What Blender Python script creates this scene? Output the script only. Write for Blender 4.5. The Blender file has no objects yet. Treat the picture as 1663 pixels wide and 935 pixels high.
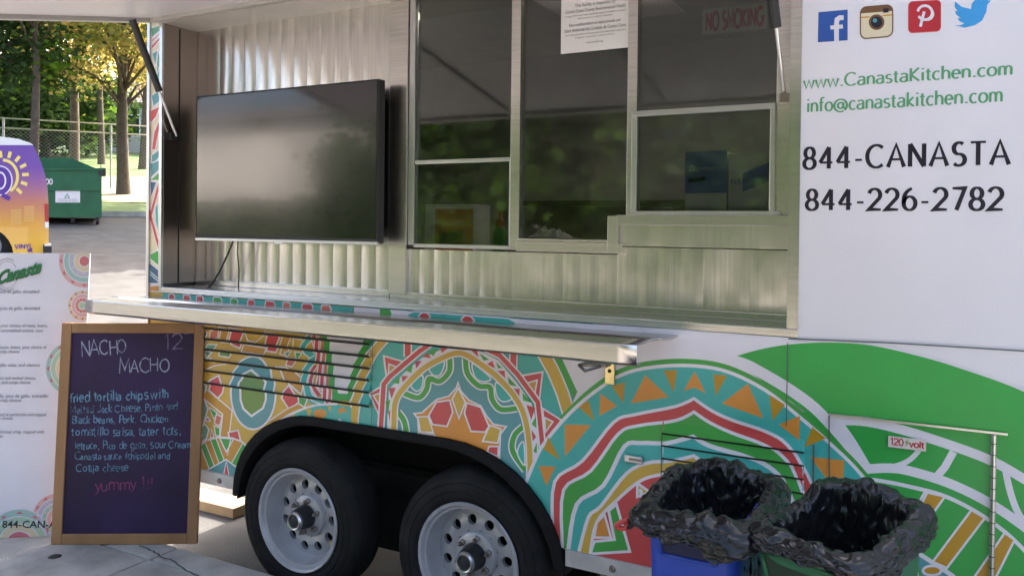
import bpy, bmesh, math, random
from mathutils import Vector, Matrix, noise
random.seed(7)
SC = bpy.context.scene
COL = SC.collection
rad = math.radians

# ---------------------------------------------------------------- camera
FPX, CX, CY, W_, H_ = 1300.0, 831.5, 379.7, 1663.0, 935.0
YAW, PITCH, ROLL = rad(28.13), rad(-0.57), rad(0.595)
CAM = Vector((0, -2.65, 1.63))
_f = Vector((-math.sin(YAW) * math.cos(PITCH), math.cos(YAW) * math.cos(PITCH), math.sin(PITCH)))
_r0 = Vector((math.cos(YAW), math.sin(YAW), 0)); _u0 = _r0.cross(_f)
CR = _r0 * math.cos(ROLL) + _u0 * math.sin(ROLL)
CU = _u0 * math.cos(ROLL) - _r0 * math.sin(ROLL)
CF = _f
cd = bpy.data.cameras.new('camera'); cam = bpy.data.objects.new('camera', cd); COL.objects.link(cam)
m = Matrix.Identity(4)
for i in range(3):
    m[i][0] = CR[i]; m[i][1] = CU[i]; m[i][2] = -CF[i]; m[i][3] = CAM[i]
cam.matrix_world = m
cd.sensor_fit = 'HORIZONTAL'; cd.sensor_width = 36; cd.lens = 36 * FPX / W_
cd.shift_y = -(H_ / 2 - CY) / W_
cd.clip_start = 0.05; cd.clip_end = 2000
SC.camera = cam

# ---------------------------------------------------------------- sky, sun, exposure
SUN_EL, SUN_AZ = 44.0, -7.0          # azimuth from +Y (behind the trailer) towards -X
wd = bpy.data.worlds.new('World'); SC.world = wd; wd.use_nodes = True
nt = wd.node_tree; bg = nt.nodes['Background']
sky = nt.nodes.new('ShaderNodeTexSky'); sky.sky_type = 'NISHITA'; sky.sun_disc = False
sky.sun_elevation = rad(SUN_EL); sky.sun_rotation = rad(SUN_AZ)
sky.air_density = 0.8; sky.dust_density = 7.0; sky.ozone_density = 0.3
nt.links.new(sky.outputs[0], bg.inputs[0]); bg.inputs[1].default_value = 0.15
sd = bpy.data.lights.new('sun', 'SUN'); sd.energy = 3.0; sd.angle = rad(0.5); sd.color = (1, .93, .82)
sun = bpy.data.objects.new('sun', sd); COL.objects.link(sun)
_sd = Vector((math.sin(rad(SUN_AZ)) * math.cos(rad(SUN_EL)), math.cos(rad(SUN_AZ)) * math.cos(rad(SUN_EL)), math.sin(rad(SUN_EL))))
sun.rotation_euler = (-_sd).to_track_quat('-Z', 'Y').to_euler()
SC.view_settings.view_transform = 'Standard'; SC.view_settings.look = 'None'
SC.view_settings.exposure = 2.44; SC.view_settings.gamma = 1
SC.view_settings.use_curve_mapping = False
SC.cycles.max_bounces = 10; SC.cycles.transparent_max_bounces = 12
SC.cycles.sample_clamp_indirect = 6

# ---------------------------------------------------------------- reading helpers: a ray met with a real plane
def ray(x, y): return CR * ((x - CX) / FPX) - CU * ((y - CY) / FPX) + CF
def P(x, y, Y=0.0):
    d = ray(x, y); return CAM + d * ((Y - CAM.y) / d.y)
def G(x, y, z=0.0):
    d = ray(x, y); return CAM + d * ((z - CAM.z) / d.z)
def A(x, y, dep): return CAM + ray(x, y) * dep
def hit(x, y, o, n):
    d = ray(x, y); return CAM + d * ((o - CAM).dot(n) / d.dot(n))

# ---------------------------------------------------------------- materials
def s2l(c):
    return tuple(((v / 255) / 12.92 if v / 255 <= .04045 else ((v / 255 + .055) / 1.055) ** 2.4) for v in c)
MATS = {}
def mat(name, col, rough=.5, metal=0.0, spec=.5, var=0.0, vscale=6.0, bump=0.0, bscale=60.0, emit=None, coat=0.0, rvar=0.0, stretch=None):
    if name in MATS: return MATS[name]
    M = bpy.data.materials.new(name); M.use_nodes = True; n = M.node_tree; b = n.nodes['Principled BSDF']
    b.inputs['Base Color'].default_value = (*col, 1); b.inputs['Roughness'].default_value = rough
    b.inputs['Metallic'].default_value = metal; b.inputs['Specular IOR Level'].default_value = spec
    b.inputs['Coat Weight'].default_value = coat
    if var or bump or rvar:
        tc = n.nodes.new('ShaderNodeTexCoord'); mp = n.nodes.new('ShaderNodeMapping'); n.links.new(tc.outputs['Object'], mp.inputs[0])
        if stretch: mp.inputs['Scale'].default_value = stretch
    if var or rvar:
        t = n.nodes.new('ShaderNodeTexNoise'); t.inputs['Scale'].default_value = vscale; t.inputs['Detail'].default_value = 6
        n.links.new(mp.outputs[0], t.inputs['Vector'])
    if var:
        mx = n.nodes.new('ShaderNodeMixRGB'); mx.blend_type = 'MULTIPLY'; mx.inputs[0].default_value = 1
        mr = n.nodes.new('ShaderNodeMapRange'); mr.inputs[1].default_value = .3; mr.inputs[2].default_value = .7
        mr.inputs[3].default_value = 1 - var; mr.inputs[4].default_value = 1 + var * .4
        n.links.new(t.outputs[0], mr.inputs[0]); mx.inputs[1].default_value = (*col, 1)
        n.links.new(mr.outputs[0], mx.inputs[2]); n.links.new(mx.outputs[0], b.inputs['Base Color'])
    if rvar:
        mr2 = n.nodes.new('ShaderNodeMapRange'); mr2.inputs[1].default_value = .3; mr2.inputs[2].default_value = .7
        mr2.inputs[3].default_value = max(.02, rough - rvar); mr2.inputs[4].default_value = rough + rvar
        n.links.new(t.outputs[0], mr2.inputs[0]); n.links.new(mr2.outputs[0], b.inputs['Roughness'])
    if bump:
        t2 = n.nodes.new('ShaderNodeTexNoise'); t2.inputs['Scale'].default_value = bscale; t2.inputs['Detail'].default_value = 5
        n.links.new(mp.outputs[0], t2.inputs['Vector'])
        bp = n.nodes.new('ShaderNodeBump'); bp.inputs['Strength'].default_value = bump; bp.inputs['Distance'].default_value = .01
        n.links.new(t2.outputs[0], bp.inputs['Height']); n.links.new(bp.outputs[0], b.inputs['Normal'])
    if emit: b.inputs['Emission Color'].default_value = (*emit[:3], 1); b.inputs['Emission Strength'].default_value = emit[3]
    MATS[name] = M; return M

def vinyl(name, c, k=1.0):
    l = s2l(c); return mat('vinyl_' + name, tuple(min(.85, v * k) for v in l), .36, 0, .45, var=.10, vscale=5, bump=.22, bscale=4, rvar=.07)
VC = dict(gold=vinyl('gold', (212, 172, 72)), teal=vinyl('teal', (72, 178, 168)), green=vinyl('green', (72, 165, 72)), red=vinyl('red', (208, 78, 76)),
          slate=vinyl('slate', (92, 155, 160)), orange=vinyl('orange', (222, 146, 62)), white=vinyl('white', (232, 226, 232)), hill=vinyl('hill', (56, 166, 74)),
          tan=vinyl('tan', (205, 150, 60)), olive=vinyl('olive', (112, 148, 70)), magenta=vinyl('magenta', (190, 60, 100)), coral=vinyl('coral', (212, 118, 92)),
          amber=vinyl('amber', (196, 146, 38)), leaf=vinyl('leaf', (44, 150, 52)), navy=vinyl('navy', (62, 100, 130)), ink=vinyl('ink', (38, 32, 46)),
          sage=vinyl('sage', (112, 165, 132)), gtext=vinyl('green_text', (96, 165, 118)), pink=vinyl('pink', (225, 190, 190)), fbblue=vinyl('blue', (52, 92, 170)),
          birdblue=vinyl('sky_blue', (70, 160, 222)), pinred=vinyl('crimson', (190, 48, 58)), cream=vinyl('cream', (225, 212, 180)), brown=vinyl('brown', (120, 84, 54)))
STEEL = mat('brushed_steel', (.70, .67, .63), .27, 1.0, var=.16, vscale=1.0, stretch=(3, 60, 160))
STEEL2 = mat('ribbed_steel', (.74, .715, .675), .25, 1.0, var=.16, vscale=1.0, stretch=(140, 60, 2))
DKSTEEL = mat('jamb_steel', (.34, .29, .265), .32, 1.0)
ALU = mat('aluminium', (.62, .62, .62), .32, 1.0)
WHITE = mat('white_wall', (.80, .765, .80), .36, 0, .45, var=.05, vscale=2.2, bump=.25, bscale=2.5, rvar=.06)
HATCHM = mat('hatch_frame_grey', (.50, .48, .45), .45, .3, var=.1)
BLACK = mat('black_rubber', (.010, .010, .011), .75, 0, .2, var=.3, vscale=30, bump=.1)
BLACKP = mat('black_plastic', (.02, .02, .022), .5, var=.2, vscale=12)
DARK = mat('dark_void', (.012, .012, .012), .9)
INTER = mat('interior_panel', (.55, .54, .52), .45, .3, var=.15)

# ---------------------------------------------------------------- object helpers
def tag(o, label=None, cat=None, group=None, kind=None):
    if label: o['label'] = label
    if cat: o['category'] = cat
    if group: o['group'] = group
    if kind: o['kind'] = kind
    return o
def empty(name, loc=(0, 0, 0), label=None, cat=None, group=None):
    o = bpy.data.objects.new(name, None); COL.objects.link(o); o.location = loc; o.empty_display_size = .1
    return tag(o, label, cat, group)
class MB:
    def __init__(s): s.v = []; s.f = []; s.m = []; s.mi = 0; s.mats = []
    def use(s, M):
        if M not in s.mats: s.mats.append(M)
        s.mi = s.mats.index(M); return s
    def add(s, vs, fs):
        b = len(s.v); s.v += [tuple(v) for v in vs]
        for f in fs: s.f.append(tuple(b + i for i in f)); s.m.append(s.mi)
        return s
    def poly(s, pts): return s.add(pts, [tuple(range(len(pts)))])
    def box(s, a, b):
        x0, y0, z0 = [min(a[i], b[i]) for i in range(3)]; x1, y1, z1 = [max(a[i], b[i]) for i in range(3)]
        vs = [(x0, y0, z0), (x1, y0, z0), (x1, y1, z0), (x0, y1, z0), (x0, y0, z1), (x1, y0, z1), (x1, y1, z1), (x0, y1, z1)]
        return s.add(vs, [(0, 3, 2, 1), (4, 5, 6, 7), (0, 1, 5, 4), (1, 2, 6, 5), (2, 3, 7, 6), (3, 0, 4, 7)])
    def obox(s, o, x, y, z):      # box from origin o with three edge vectors
        o, x, y, z = Vector(o), Vector(x), Vector(y), Vector(z)
        vs = [o, o + x, o + x + y, o + y, o + z, o + x + z, o + x + y + z, o + y + z]
        return s.add(vs, [(0, 3, 2, 1), (4, 5, 6, 7), (0, 1, 5, 4), (1, 2, 6, 5), (2, 3, 7, 6), (3, 0, 4, 7)])
    def prism(s, pts, d):         # polygon extruded along d
        n = len(pts); d = Vector(d); a = [Vector(p) for p in pts]; b = [p + d for p in a]
        fs = [tuple(range(n)), tuple(range(2 * n - 1, n - 1, -1))] + [(i, i + n, (i + 1) % n + n, (i + 1) % n) for i in range(n)]
        return s.add(a + b, fs)
    def tube(s, pts, r, n=10, cap=True):
        pts = [Vector(p) for p in pts]; rs = r if isinstance(r, (list, tuple)) else [r] * len(pts); rings = []
        ref = Vector((0, 0, 1))
        for i, p in enumerate(pts):
            t = (pts[min(i + 1, len(pts) - 1)] - pts[max(i - 1, 0)]).normalized()
            if abs(t.dot(ref)) > .95: ref = Vector((1, 0, 0)) if abs(t.x) < .9 else Vector((0, 1, 0))
            a = t.cross(ref).normalized(); b = t.cross(a)
            rings.append([p + (a * math.cos(2 * math.pi * k / n) + b * math.sin(2 * math.pi * k / n)) * rs[i] for k in range(n)])
        vs = [v for rg in rings for v in rg]; fs = []
        for i in range(len(pts) - 1):
            for k in range(n): fs.append((i * n + k, i * n + (k + 1) % n, (i + 1) * n + (k + 1) % n, (i + 1) * n + k))
        if cap: fs += [tuple(range(n - 1, -1, -1)), tuple((len(pts) - 1) * n + k for k in range(n))]
        return s.add(vs, fs)
    def lathe(s, prof, o, axis=(0, -1, 0), n=40, closed=False):   # prof: (radius, offset along axis)
        o = Vector(o); ax = Vector(axis).normalized(); a = ax.orthogonal().normalized(); b = ax.cross(a); vs = []; fs = []
        for (r, h) in prof:
            for k in range(n):
                t = 2 * math.pi * k / n; vs.append(o + ax * h + (a * math.cos(t) + b * math.sin(t)) * r)
        L = len(prof)
        for i in range(L - 1 + (1 if closed else 0)):
            j = (i + 1) % L
            for k in range(n): fs.append((i * n + k, i * n + (k + 1) % n, j * n + (k + 1) % n, j * n + k))
        return s.add(vs, fs)
    def grid(s, fn, nu, nv, closeu=False):
        vs = [fn(i / nu, j / nv) for j in range(nv + 1) for i in range(nu + (0 if closeu else 1))]
        w = nu if closeu else nu + 1; fs = []
        for j in range(nv):
            for i in range(nu): fs.append((j * w + i, j * w + (i + 1) % w, (j + 1) * w + (i + 1) % w, (j + 1) * w + i))
        return s.add(vs, fs)
    def build(s, name, M=None, parent=None, smooth=False, bevel=0, autosmooth=None):
        me = bpy.data.meshes.new(name)
        assert not s.f or max(max(f) for f in s.f) < len(s.v), name
        me.from_pydata(s.v, [], s.f)
        if M is not None: me.materials.append(M)
        else:
            for x in s.mats: me.materials.append(x)
            me.polygons.foreach_set('material_index', s.m)
        bm = bmesh.new(); bm.from_mesh(me); bmesh.ops.recalc_face_normals(bm, faces=bm.faces); bm.to_mesh(me); bm.free()
        if smooth or autosmooth:
            me.polygons.foreach_set('use_smooth', [True] * len(me.polygons))
        if autosmooth: me.set_sharp_from_angle(angle=rad(autosmooth))
        o = bpy.data.objects.new(name, me); COL.objects.link(o)
        if parent is not None:
            o.parent = parent
            q = Vector((0, 0, 0)); p = parent
            while p is not None: q += p.location; p = p.parent
            o.location = -q     # vertices are written in world coordinates
        if bevel:
            b = o.modifiers.new('bevel', 'BEVEL'); b.width = bevel; b.segments = 2; b.limit_method = 'ANGLE'
        return o
def box(name, a, b, M, parent=None, bevel=0): return MB().box(a, b).build(name, M, parent, bevel=bevel)
def copy_tree(o, parent=None, off=None):
    c = o.copy(); COL.objects.link(c); c.parent = parent
    if off is not None: c.location = o.location + Vector(off)
    for ch in [x for x in bpy.data.objects if x.parent == o]: copy_tree(ch, c)
    return c

# ---------------------------------------------------------------- flat drawing: fills and ribbons on a plane
def smooth_line(pts, n=6, closed=False):
    pts = [Vector(p) for p in pts]; out = []; L = len(pts)
    for i in range(L if closed else L - 1):
        g = lambda k: pts[k % L] if closed else pts[max(0, min(L - 1, k))]
        p0, p1, p2, p3 = g(i - 1), g(i), g(i + 1), g(i + 2)
        for k in range(n):
            t = k / n
            out.append(.5 * ((2 * p1) + (p2 - p0) * t + (2 * p0 - 5 * p1 + 4 * p2 - p3) * t * t + (3 * p1 - p0 - 3 * p2 + p3) * t ** 3))
    if not closed: out.append(pts[-1])
    return out
def ribbon(pts, w, closed=False):
    """quads (lists of four 2D points) of a line of width w (number or function of direction)"""
    pts = [Vector(p[:2]) for p in pts]; q = [pts[0]]
    for p in pts[1:]:
        if (p - q[-1]).length > 1e-6: q.append(p)
    if closed and (q[0] - q[-1]).length < 1e-6: q.pop()
    L = len(q)
    if L < 2: return []
    le, ri = [], []
    for i in range(L):
        a = q[i - 1] if (i > 0 or closed) else None; b = q[(i + 1) % L] if (i < L - 1 or closed) else None
        d1 = (q[i] - a).normalized() if a is not None else None; d2 = (b - q[i]).normalized() if b is not None else None
        d1 = d1 or d2; d2 = d2 or d1
        n1 = Vector((-d1.y, d1.x)); n2 = Vector((-d2.y, d2.x)); nn = n1 + n2
        nn = n1 if nn.length < 1e-4 else nn.normalized()
        t = d1 + d2; t = t.normalized() if t.length > 1e-4 else d1
        ww = (w(t) if callable(w) else w) * .5 / max(.45, nn.dot(n1))
        le.append(q[i] + nn * ww); ri.append(q[i] - nn * ww)
    out = []
    for i in range(L if closed else L - 1):
        j = (i + 1) % L; out.append([le[i], le[j], ri[j], ri[i]])
    return out
class Art:
    """flat printed shapes; 2D points go through to3d(p, lift)"""
    def __init__(s, to3d, step=2e-5, base=4e-4): s.mb = MB(); s.to3d = to3d; s.k = 0; s.step = step; s.base = base; s.fr = (0, 0, 1)
    def frame(s, ox, oy, sc): s.fr = (ox, oy, sc); return s
    def t(s, p): ox, oy, sc = s.fr; return (ox + p[0] / sc, oy + p[1] / sc)
    def lift(s): s.k += 1; return s.base + s.k * s.step
    def fill(s, pts, M, sm=False, outline=None, ow=9, n=6):
        if sm: pts = smooth_line([p[:2] for p in pts], n, True)
        h = s.lift(); s.mb.use(M); s.mb.poly([s.to3d(s.t(p), h) for p in pts])
        if outline: s.line(list(pts), ow, outline, closed=True)
    def line(s, pts, w, M, closed=False, sm=False, n=6, edge=None, ew=8):
        if sm: pts = smooth_line([p[:2] for p in pts], n, closed)
        if edge: s.line(pts, w + 2 * ew, edge, closed)
        h = s.lift(); s.mb.use(M)
        for qd in ribbon(pts, w, closed): s.mb.poly([s.to3d(s.t(p), h) for p in qd])
    def disc(s, c, rx, M, ry=None, n=28, outline=None, ow=8):
        ry = ry or rx
        s.fill([(c[0] + rx * math.cos(2 * math.pi * i / n), c[1] + ry * math.sin(2 * math.pi * i / n)) for i in range(n)], M, outline=outline, ow=ow)

# ---------------------------------------------------------------- lettering: a skeleton alphabet (cap height 1, x-height .64)
def arc(cx, cy, rx, ry, a0, a1, n=14): return [(cx + rx * math.cos(rad(a0 + (a1 - a0) * i / n)), cy + ry * math.sin(rad(a0 + (a1 - a0) * i / n))) for i in range(n + 1)]
X = .64
GL = {
 '0': (.66, [arc(.33, .5, .27, .5, 90, 450, 22)]), '1': (.5, [[(.1, .8), (.3, 1), (.3, 0)]]),
 '2': (.66, [arc(.31, .71, .27, .28, 165, -35, 14) + [(.04, .02), (.62, .02)]]),
 '4': (.7, [[(.48, 0), (.48, .98)], [(.48, .98), (.04, .28)], [(.04, .28), (.66, .28)]]), '6': (.66, [arc(.62, .5, .55, .52, 110, 178, 9) + arc(.33, .31, .27, .31, 180, 540, 20)]),
 '7': (.62, [[(.04, .98), (.58, .98), (.22, 0)]]), '8': (.66, [arc(.33, .74, .22, .25, -90, 270, 18), arc(.33, .25, .27, .25, 90, 450, 20)]),
 '-': (.44, [[(.06, .36), (.38, .36)]]), '.': (.28, [[(.14, 0), (.14, .1)]]), ',': (.28, [[(.15, .08), (.08, -.14)]]), '!': (.3, [[(.15, 1), (.15, .3)], [(.15, .1), (.15, 0)]]),
 '(': (.32, [arc(.45, .42, .35, .62, 125, 235, 8)]), ')': (.32, [arc(-.13, .42, .35, .62, 55, -55, 8)]),
 '@': (1.05, [arc(.5, .34, .46, .46, -50, 300, 24), arc(.5, .34, .2, .22, 0, 360, 14), [(.7, .56), (.7, .2), (.8, .12), (.92, .25)]]),
 'A': (.8, [[(.02, 0), (.39, 1), (.76, 0)], [(.15, .34), (.63, .34)]]), 'B': (.62, [[(.08, 0), (.08, 1)], [(.08, 1), (.3, 1)] + arc(.3, .76, .22, .24, 90, -90, 8) + [(.08, .52)], arc(.3, .26, .26, .26, 90, -90, 8) + [(.08, 0)]]),
 'C': (.84, [arc(.47, .5, .43, .5, 48, 312, 20)]), 'G': (.86, [arc(.47, .5, .43, .5, 48, 350, 20) + [(.6, .42)]]), 'H': (.78, [[(.08, 0), (.08, 1)], [(.68, 0), (.68, 1)], [(.08, .52), (.68, .52)]]),
 'I': (.28, [[(.14, 0), (.14, 1)]]), 'J': (.5, [[(.4, 1), (.4, .2)] + arc(.22, .2, .18, .2, 0, -150, 8)]), 'K': (.68, [[(.09, 0), (.09, 1)], [(.6, 1), (.1, .48), (.64, 0)]]),
 'L': (.54, [[(.08, 1), (.08, 0), (.5, 0)]]), 'M': (.92, [[(.06, 0), (.12, 1), (.45, .22), (.78, 1), (.85, 0)]]), 'N': (.82, [[(.08, 0), (.08, 1)], [(.08, 1), (.7, 0)], [(.7, 0), (.7, 1)]]),
 'O': (.9, [arc(.45, .5, .41, .5, 90, 450, 26)]), 'P': (.6, [[(.08, 0), (.08, 1), (.3, 1)] + arc(.3, .74, .24, .26, 90, -90, 8) + [(.08, .48)]]),
 'S': (.62, [arc(.31, .74, .23, .25, 45, 262, 12) + arc(.3, .25, .26, .25, 82, -140, 12)]), 'T': (.72, [[(.03, .98), (.67, .98)], [(.35, .98), (.35, 0)]]),
 'V': (.72, [[(.03, 1), (.35, 0), (.67, 1)]]), 'Y': (.7, [[(.03, 1), (.34, .5), (.65, 1)], [(.34, .5), (.34, 0)]]), 'F': (.54, [[(.08, 0), (.08, 1), (.5, 1)], [(.08, .53), (.42, .53)]]),
 'a': (.56, [arc(.26, .48, .2, .16, 150, 0, 8) + [(.46, .1), (.5, 0)], [(.46, .38)] + arc(.24, .18, .2, .18, 80, 300, 10) + [(.46, .16)]]),
 'b': (.6, [[(.08, 1), (.08, 0)], arc(.31, .31, .23, .31, 160, -160, 16)]), 'c': (.5, [arc(.28, .32, .24, .32, 50, 310, 14)]), 'd': (.62, [[(.52, 1), (.52, 0)], arc(.29, .31, .23, .31, 20, 340, 16)]),
 'e': (.56, [[(.06, .34), (.5, .34)] + arc(.28, .32, .23, .32, 5, 310, 16)]), 'f': (.36, [arc(.3, .84, .16, .16, 60, 180, 6) + [(.14, 0)], [(.0, X), (.32, X)]]),
 'g': (.6, [arc(.29, .33, .23, .31, 20, 340, 16), [(.52, X), (.52, -.1)] + arc(.3, -.1, .22, .2, 0, -150, 8)]), 'h': (.58, [[(.08, 1), (.08, 0)], [(.08, .4)] + arc(.29, .4, .2, .24, 150, 0, 8) + [(.49, 0)]]),
 'i': (.24, [[(.12, X), (.12, 0)], [(.12, .84), (.12, .94)]]), 'j': (.26, [[(.15, X), (.15, -.12)] + arc(.03, -.12, .12, .14, 0, -100, 5), [(.15, .84), (.15, .94)]]), 'k': (.54, [[(.08, 1), (.08, 0)], [(.46, X), (.1, .3), (.5, 0)]]),
 'l': (.24, [[(.12, 1), (.12, 0)]]), 'm': (.88, [[(.08, X), (.08, 0)], [(.08, .4)] + arc(.26, .42, .17, .22, 150, 0, 7) + [(.43, 0)], [(.43, .4)] + arc(.61, .42, .17, .22, 150, 0, 7) + [(.78, 0)]]),
 'n': (.58, [[(.08, X), (.08, 0)], [(.08, .4)] + arc(.29, .4, .2, .24, 150, 0, 8) + [(.49, 0)]]), 'o': (.6, [arc(.3, .32, .25, .32, 90, 450, 18)]), 'p': (.6, [[(.08, X), (.08, -.3)], arc(.31, .31, .23, .31, 160, -160, 16)]),
 'r': (.4, [[(.08, X), (.08, 0)], [(.08, .4)] + arc(.28, .42, .18, .21, 150, 60, 5)]), 's': (.46, [arc(.24, .48, .17, .16, 40, 260, 9) + arc(.22, .16, .19, .16, 80, -140, 9)]),
 't': (.38, [[(.16, .86), (.16, .14)] + arc(.28, .14, .12, .13, 180, 300, 5), [(.0, X), (.33, X)]]), 'u': (.58, [[(.08, X), (.08, .24)] + arc(.28, .24, .2, .24, 180, 340, 8) + [(.49, .3)], [(.49, X), (.49, 0)]]),
 'v': (.52, [[(.02, X), (.25, 0), (.48, X)]]), 'w': (.8, [[(.02, X), (.2, 0), (.39, X), (.58, 0), (.76, X)]]), 'y': (.54, [[(.02, X), (.26, .02)], [(.5, X), (.18, -.28), (.04, -.28)]]),
 'z': (.48, [[(.04, X), (.42, X), (.04, 0), (.44, 0)]]), 'x': (.5, [[(.04, X), (.44, 0)], [(.44, X), (.04, 0)]]), 'v': (.52, [[(.02, X), (.25, 0), (.48, X)]]), ' ': (.34, []), 'q': (.6, [arc(.29, .31, .23, .31, 20, 340, 16), [(.52, X), (.52, -.3)]]),
}
def text_lines(txt, track=.0, jit=0.0):
    x = 0; out = []
    for ch in txt:
        adv, pl = GL[ch]; jx, jy, js = (random.uniform(-jit, jit), random.uniform(-jit, jit), 1 + random.uniform(-jit, jit) * 2)
        for p in pl: out.append([(x + a * js + jx + random.uniform(-jit, jit) * .25, b * js + jy + random.uniform(-jit, jit) * .25) for a, b in p])
        x += adv + track
    return out, x - track
def pen(thick, thin):      # broad-nib contrast: uprights thick, cross strokes thin
    return lambda t: thin + (thick - thin) * abs(t.y) ** 1.2
def lettering(mb, txt, o, xd, yd, h, width=None, w=.1, track=0.0, jit=0.0, lift=Vector((0, 0, 0))):
    """o: baseline start; xd, yd unit vectors; h cap height; width: fit to this length; w: stroke width in cap heights or function"""
    ls, L = text_lines(txt, track, jit); sx = (width / L) if width else h
    for i, l in enumerate(ls):
        for q in ribbon(l, w): mb.poly([o + xd * (p.x * sx) + yd * (p.y * h) + lift * (1 + .04 * (i % 3)) for p in q])
def font_text(txt, o, xd, yd, size, M, name, parent=None, width=None, lift=.0006, align='LEFT', shear=0.0, extrude=0.0, offset=0.0):
    cu = bpy.data.curves.new('t', 'FONT'); cu.body = txt; cu.size = 1; cu.align_x = align; cu.shear = shear; cu.resolution_u = 2; cu.offset = offset
    to = bpy.data.objects.new('t', cu); COL.objects.link(to)
    bpy.context.view_layer.update(); me = bpy.data.meshes.new_from_object(to); bpy.data.objects.remove(to); bpy.data.curves.remove(cu)
    xd, yd = Vector(xd).normalized(), Vector(yd).normalized(); nn = xd.cross(yd); xs = [v.co.x for v in me.vertices] or [0, 1]
    sx = size if not width else width / (max(xs) - min(xs)); x0 = min(xs) if width else 0
    vs = [Vector(o) + xd * ((v.co.x - x0) * sx) + yd * (v.co.y * size) + nn * lift for v in me.vertices]; fs = [tuple(p.vertices) for p in me.polygons]
    bpy.data.meshes.remove(me); mb = MB(); mb.add(vs, fs)
    return mb.build(name, M, parent)
# ================================================================ SETTING: ground
SLOPE, S0 = .128, 6.0
SDX, SDY = -.826, .563
def gz(x, y):
    s = x * SDX + (y + 2.65) * SDY
    t = s - S0
    if t <= -1.5: return 0.0
    if t < 1.5: return SLOPE * (t + 1.5) ** 2 / 6.0
    return SLOPE * min(t, 75)
def gd(px, py, zoff=0.0):       # where a line of sight meets the (sloping) ground
    d = ray(px, py); t = .5
    while t < 140:
        p = CAM + d * t
        if p.z < gz(p.x, p.y) + zoff: break
        t += .02
    return CAM + d * t
ASPH = mat('asphalt', (.075, .073, .072), .85, var=.35, vscale=3, bump=.5, bscale=120)
mb = MB()
def _sp(i, n, a, b):            # denser near the scene
    t = i / n * 2 - 1; return a + (b - a) * .5 * (1 + (abs(t) ** 2.2) * (1 if t > 0 else -1))
N = 120
vs = []; fs = []
for j in range(N + 1):
    for i in range(N + 1):
        x = _sp(i, N, -130, 124); y = _sp(j, N, -120, 134); vs.append((x, y, gz(x, y)))
for j in range(N):
    for i in range(N): a = j * (N + 1) + i; fs.append((a, a + 1, a + N + 2, a + N + 1))
tag(mb.add(vs, fs).build('ground', ASPH, smooth=True), kind='structure')
# sidewalk slab and kerb beside the trailer
CONC = mat('concrete_sidewalk', (.45, .425, .385), .9, var=.42, vscale=5, bump=.6, bscale=220)
KERB = mat('kerb_concrete', (.42, .40, .36), .9, var=.3, vscale=5, bump=.4, bscale=90)
SWZ = .15
sw = MB()
jx = [-5.2, -3.05, -1.35, .35, 2.05, 3.75, 6]
for a, b in zip(jx[:-1], jx[1:]):
    for y0, y1 in ((-1.95, -.30), (-3.9, -1.96), (-5.6, -3.91)):
        sw.box((a + .004, y0, -.05), (b - .004, y1 - .006, SWZ))
o = sw.build('sidewalk', CONC, bevel=.006); tag(o, kind='structure')
sw = MB()
for a, b in zip(jx[:-1], jx[1:]): sw.box((a + .003, -.297, -.05), (b - .003, -.145, SWZ - .001))
o = sw.build('kerb', KERB, bevel=.015); tag(o, kind='structure')
ck = [G(228, 885, SWZ), G(246, 893, SWZ), G(262, 903, SWZ), G(285, 912, SWZ), G(303, 926, SWZ), G(330, 940, SWZ)]
_cm = MB()
for qd in ribbon([(p.x + random.uniform(-.006, .006), p.y + random.uniform(-.006, .006)) for p in smooth_line(ck, 5)], .006): _cm.poly([(p.x, p.y, SWZ + .0015) for p in qd])
_cm.build('crack', mat('crack_dirt', (.06, .055, .05), .95), bpy.data.objects['sidewalk'])
# small drain hole cap and crack on the sidewalk
c = G(89, 903, SWZ)
tag(MB().lathe([(.0, .003), (.022, .003), (.028, 0)], c, (0, 0, 1), 20).build('utility_cap', BLACKP), 'small round black utility cap set in the grey sidewalk', 'utility cap')

# ================================================================ FOOD TRAILER
TX0, TX1, TZ0, TZ1, TD = -3.46, 2.6, .46, 2.86, 2.2
OX0, OX1, OZ0, OZ1, YR = -3.36, -.42, 1.312, 2.60, .20      # serving opening and its recess
trailer = empty('food_trailer', (-.4, 1.1, 0), 'white food trailer with colourful folk pattern wrap and stainless serving hatch', 'food trailer')
# wheel arch outline on the wall
def arch(z0=TZ0, grow=0.0, n=10, ded=True):
    cx, hw, top, r = -2.012, .828 + grow, .792 + grow, .46
    pts = [(cx - hw, z0)]
    pts += [(cx - hw + r + r * math.cos(rad(a)), top - r * .86 + r * .86 * math.sin(rad(a))) for a in [180 - 90 * i / n for i in range(1 if z0 > .43 else 0, n + 1)]]
    pts += [(cx + hw - r * 1.1 + r * 1.1 * math.cos(rad(a)), top - r * .95 + r * .95 * math.sin(rad(a))) for a in [90 - 90 * i / n for i in range(n + (0 if z0 > .43 else 1))]]
    pts = [(x, max(z, z0)) for x, z in pts]
    pts += [(cx + hw, z0)]
    return pts if not ded else [p for k, p in enumerate(pts) if k == 0 or (Vector(p) - Vector(pts[k - 1])).length > 1e-4]
AR = arch()
w = MB()
w.poly([(TX0, 0, TZ0), (TX0, 0, OZ0), (TX1, 0, OZ0), (TX1, 0, TZ0)] + [(x, 0, z) for x, z in reversed(AR)])
w.poly([(TX0, 0, OZ0), (OX0, 0, OZ0), (OX0, 0, OZ1), (TX0, 0, OZ1)])
w.poly([(OX1, 0, OZ0), (TX1, 0, OZ0), (TX1, 0, OZ1), (OX1, 0, OZ1)])
w.poly([(TX0, 0, OZ1), (TX1, 0, OZ1), (TX1, 0, TZ1), (TX0, 0, TZ1)])
w.build('side_wall', WHITE, trailer)
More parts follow.
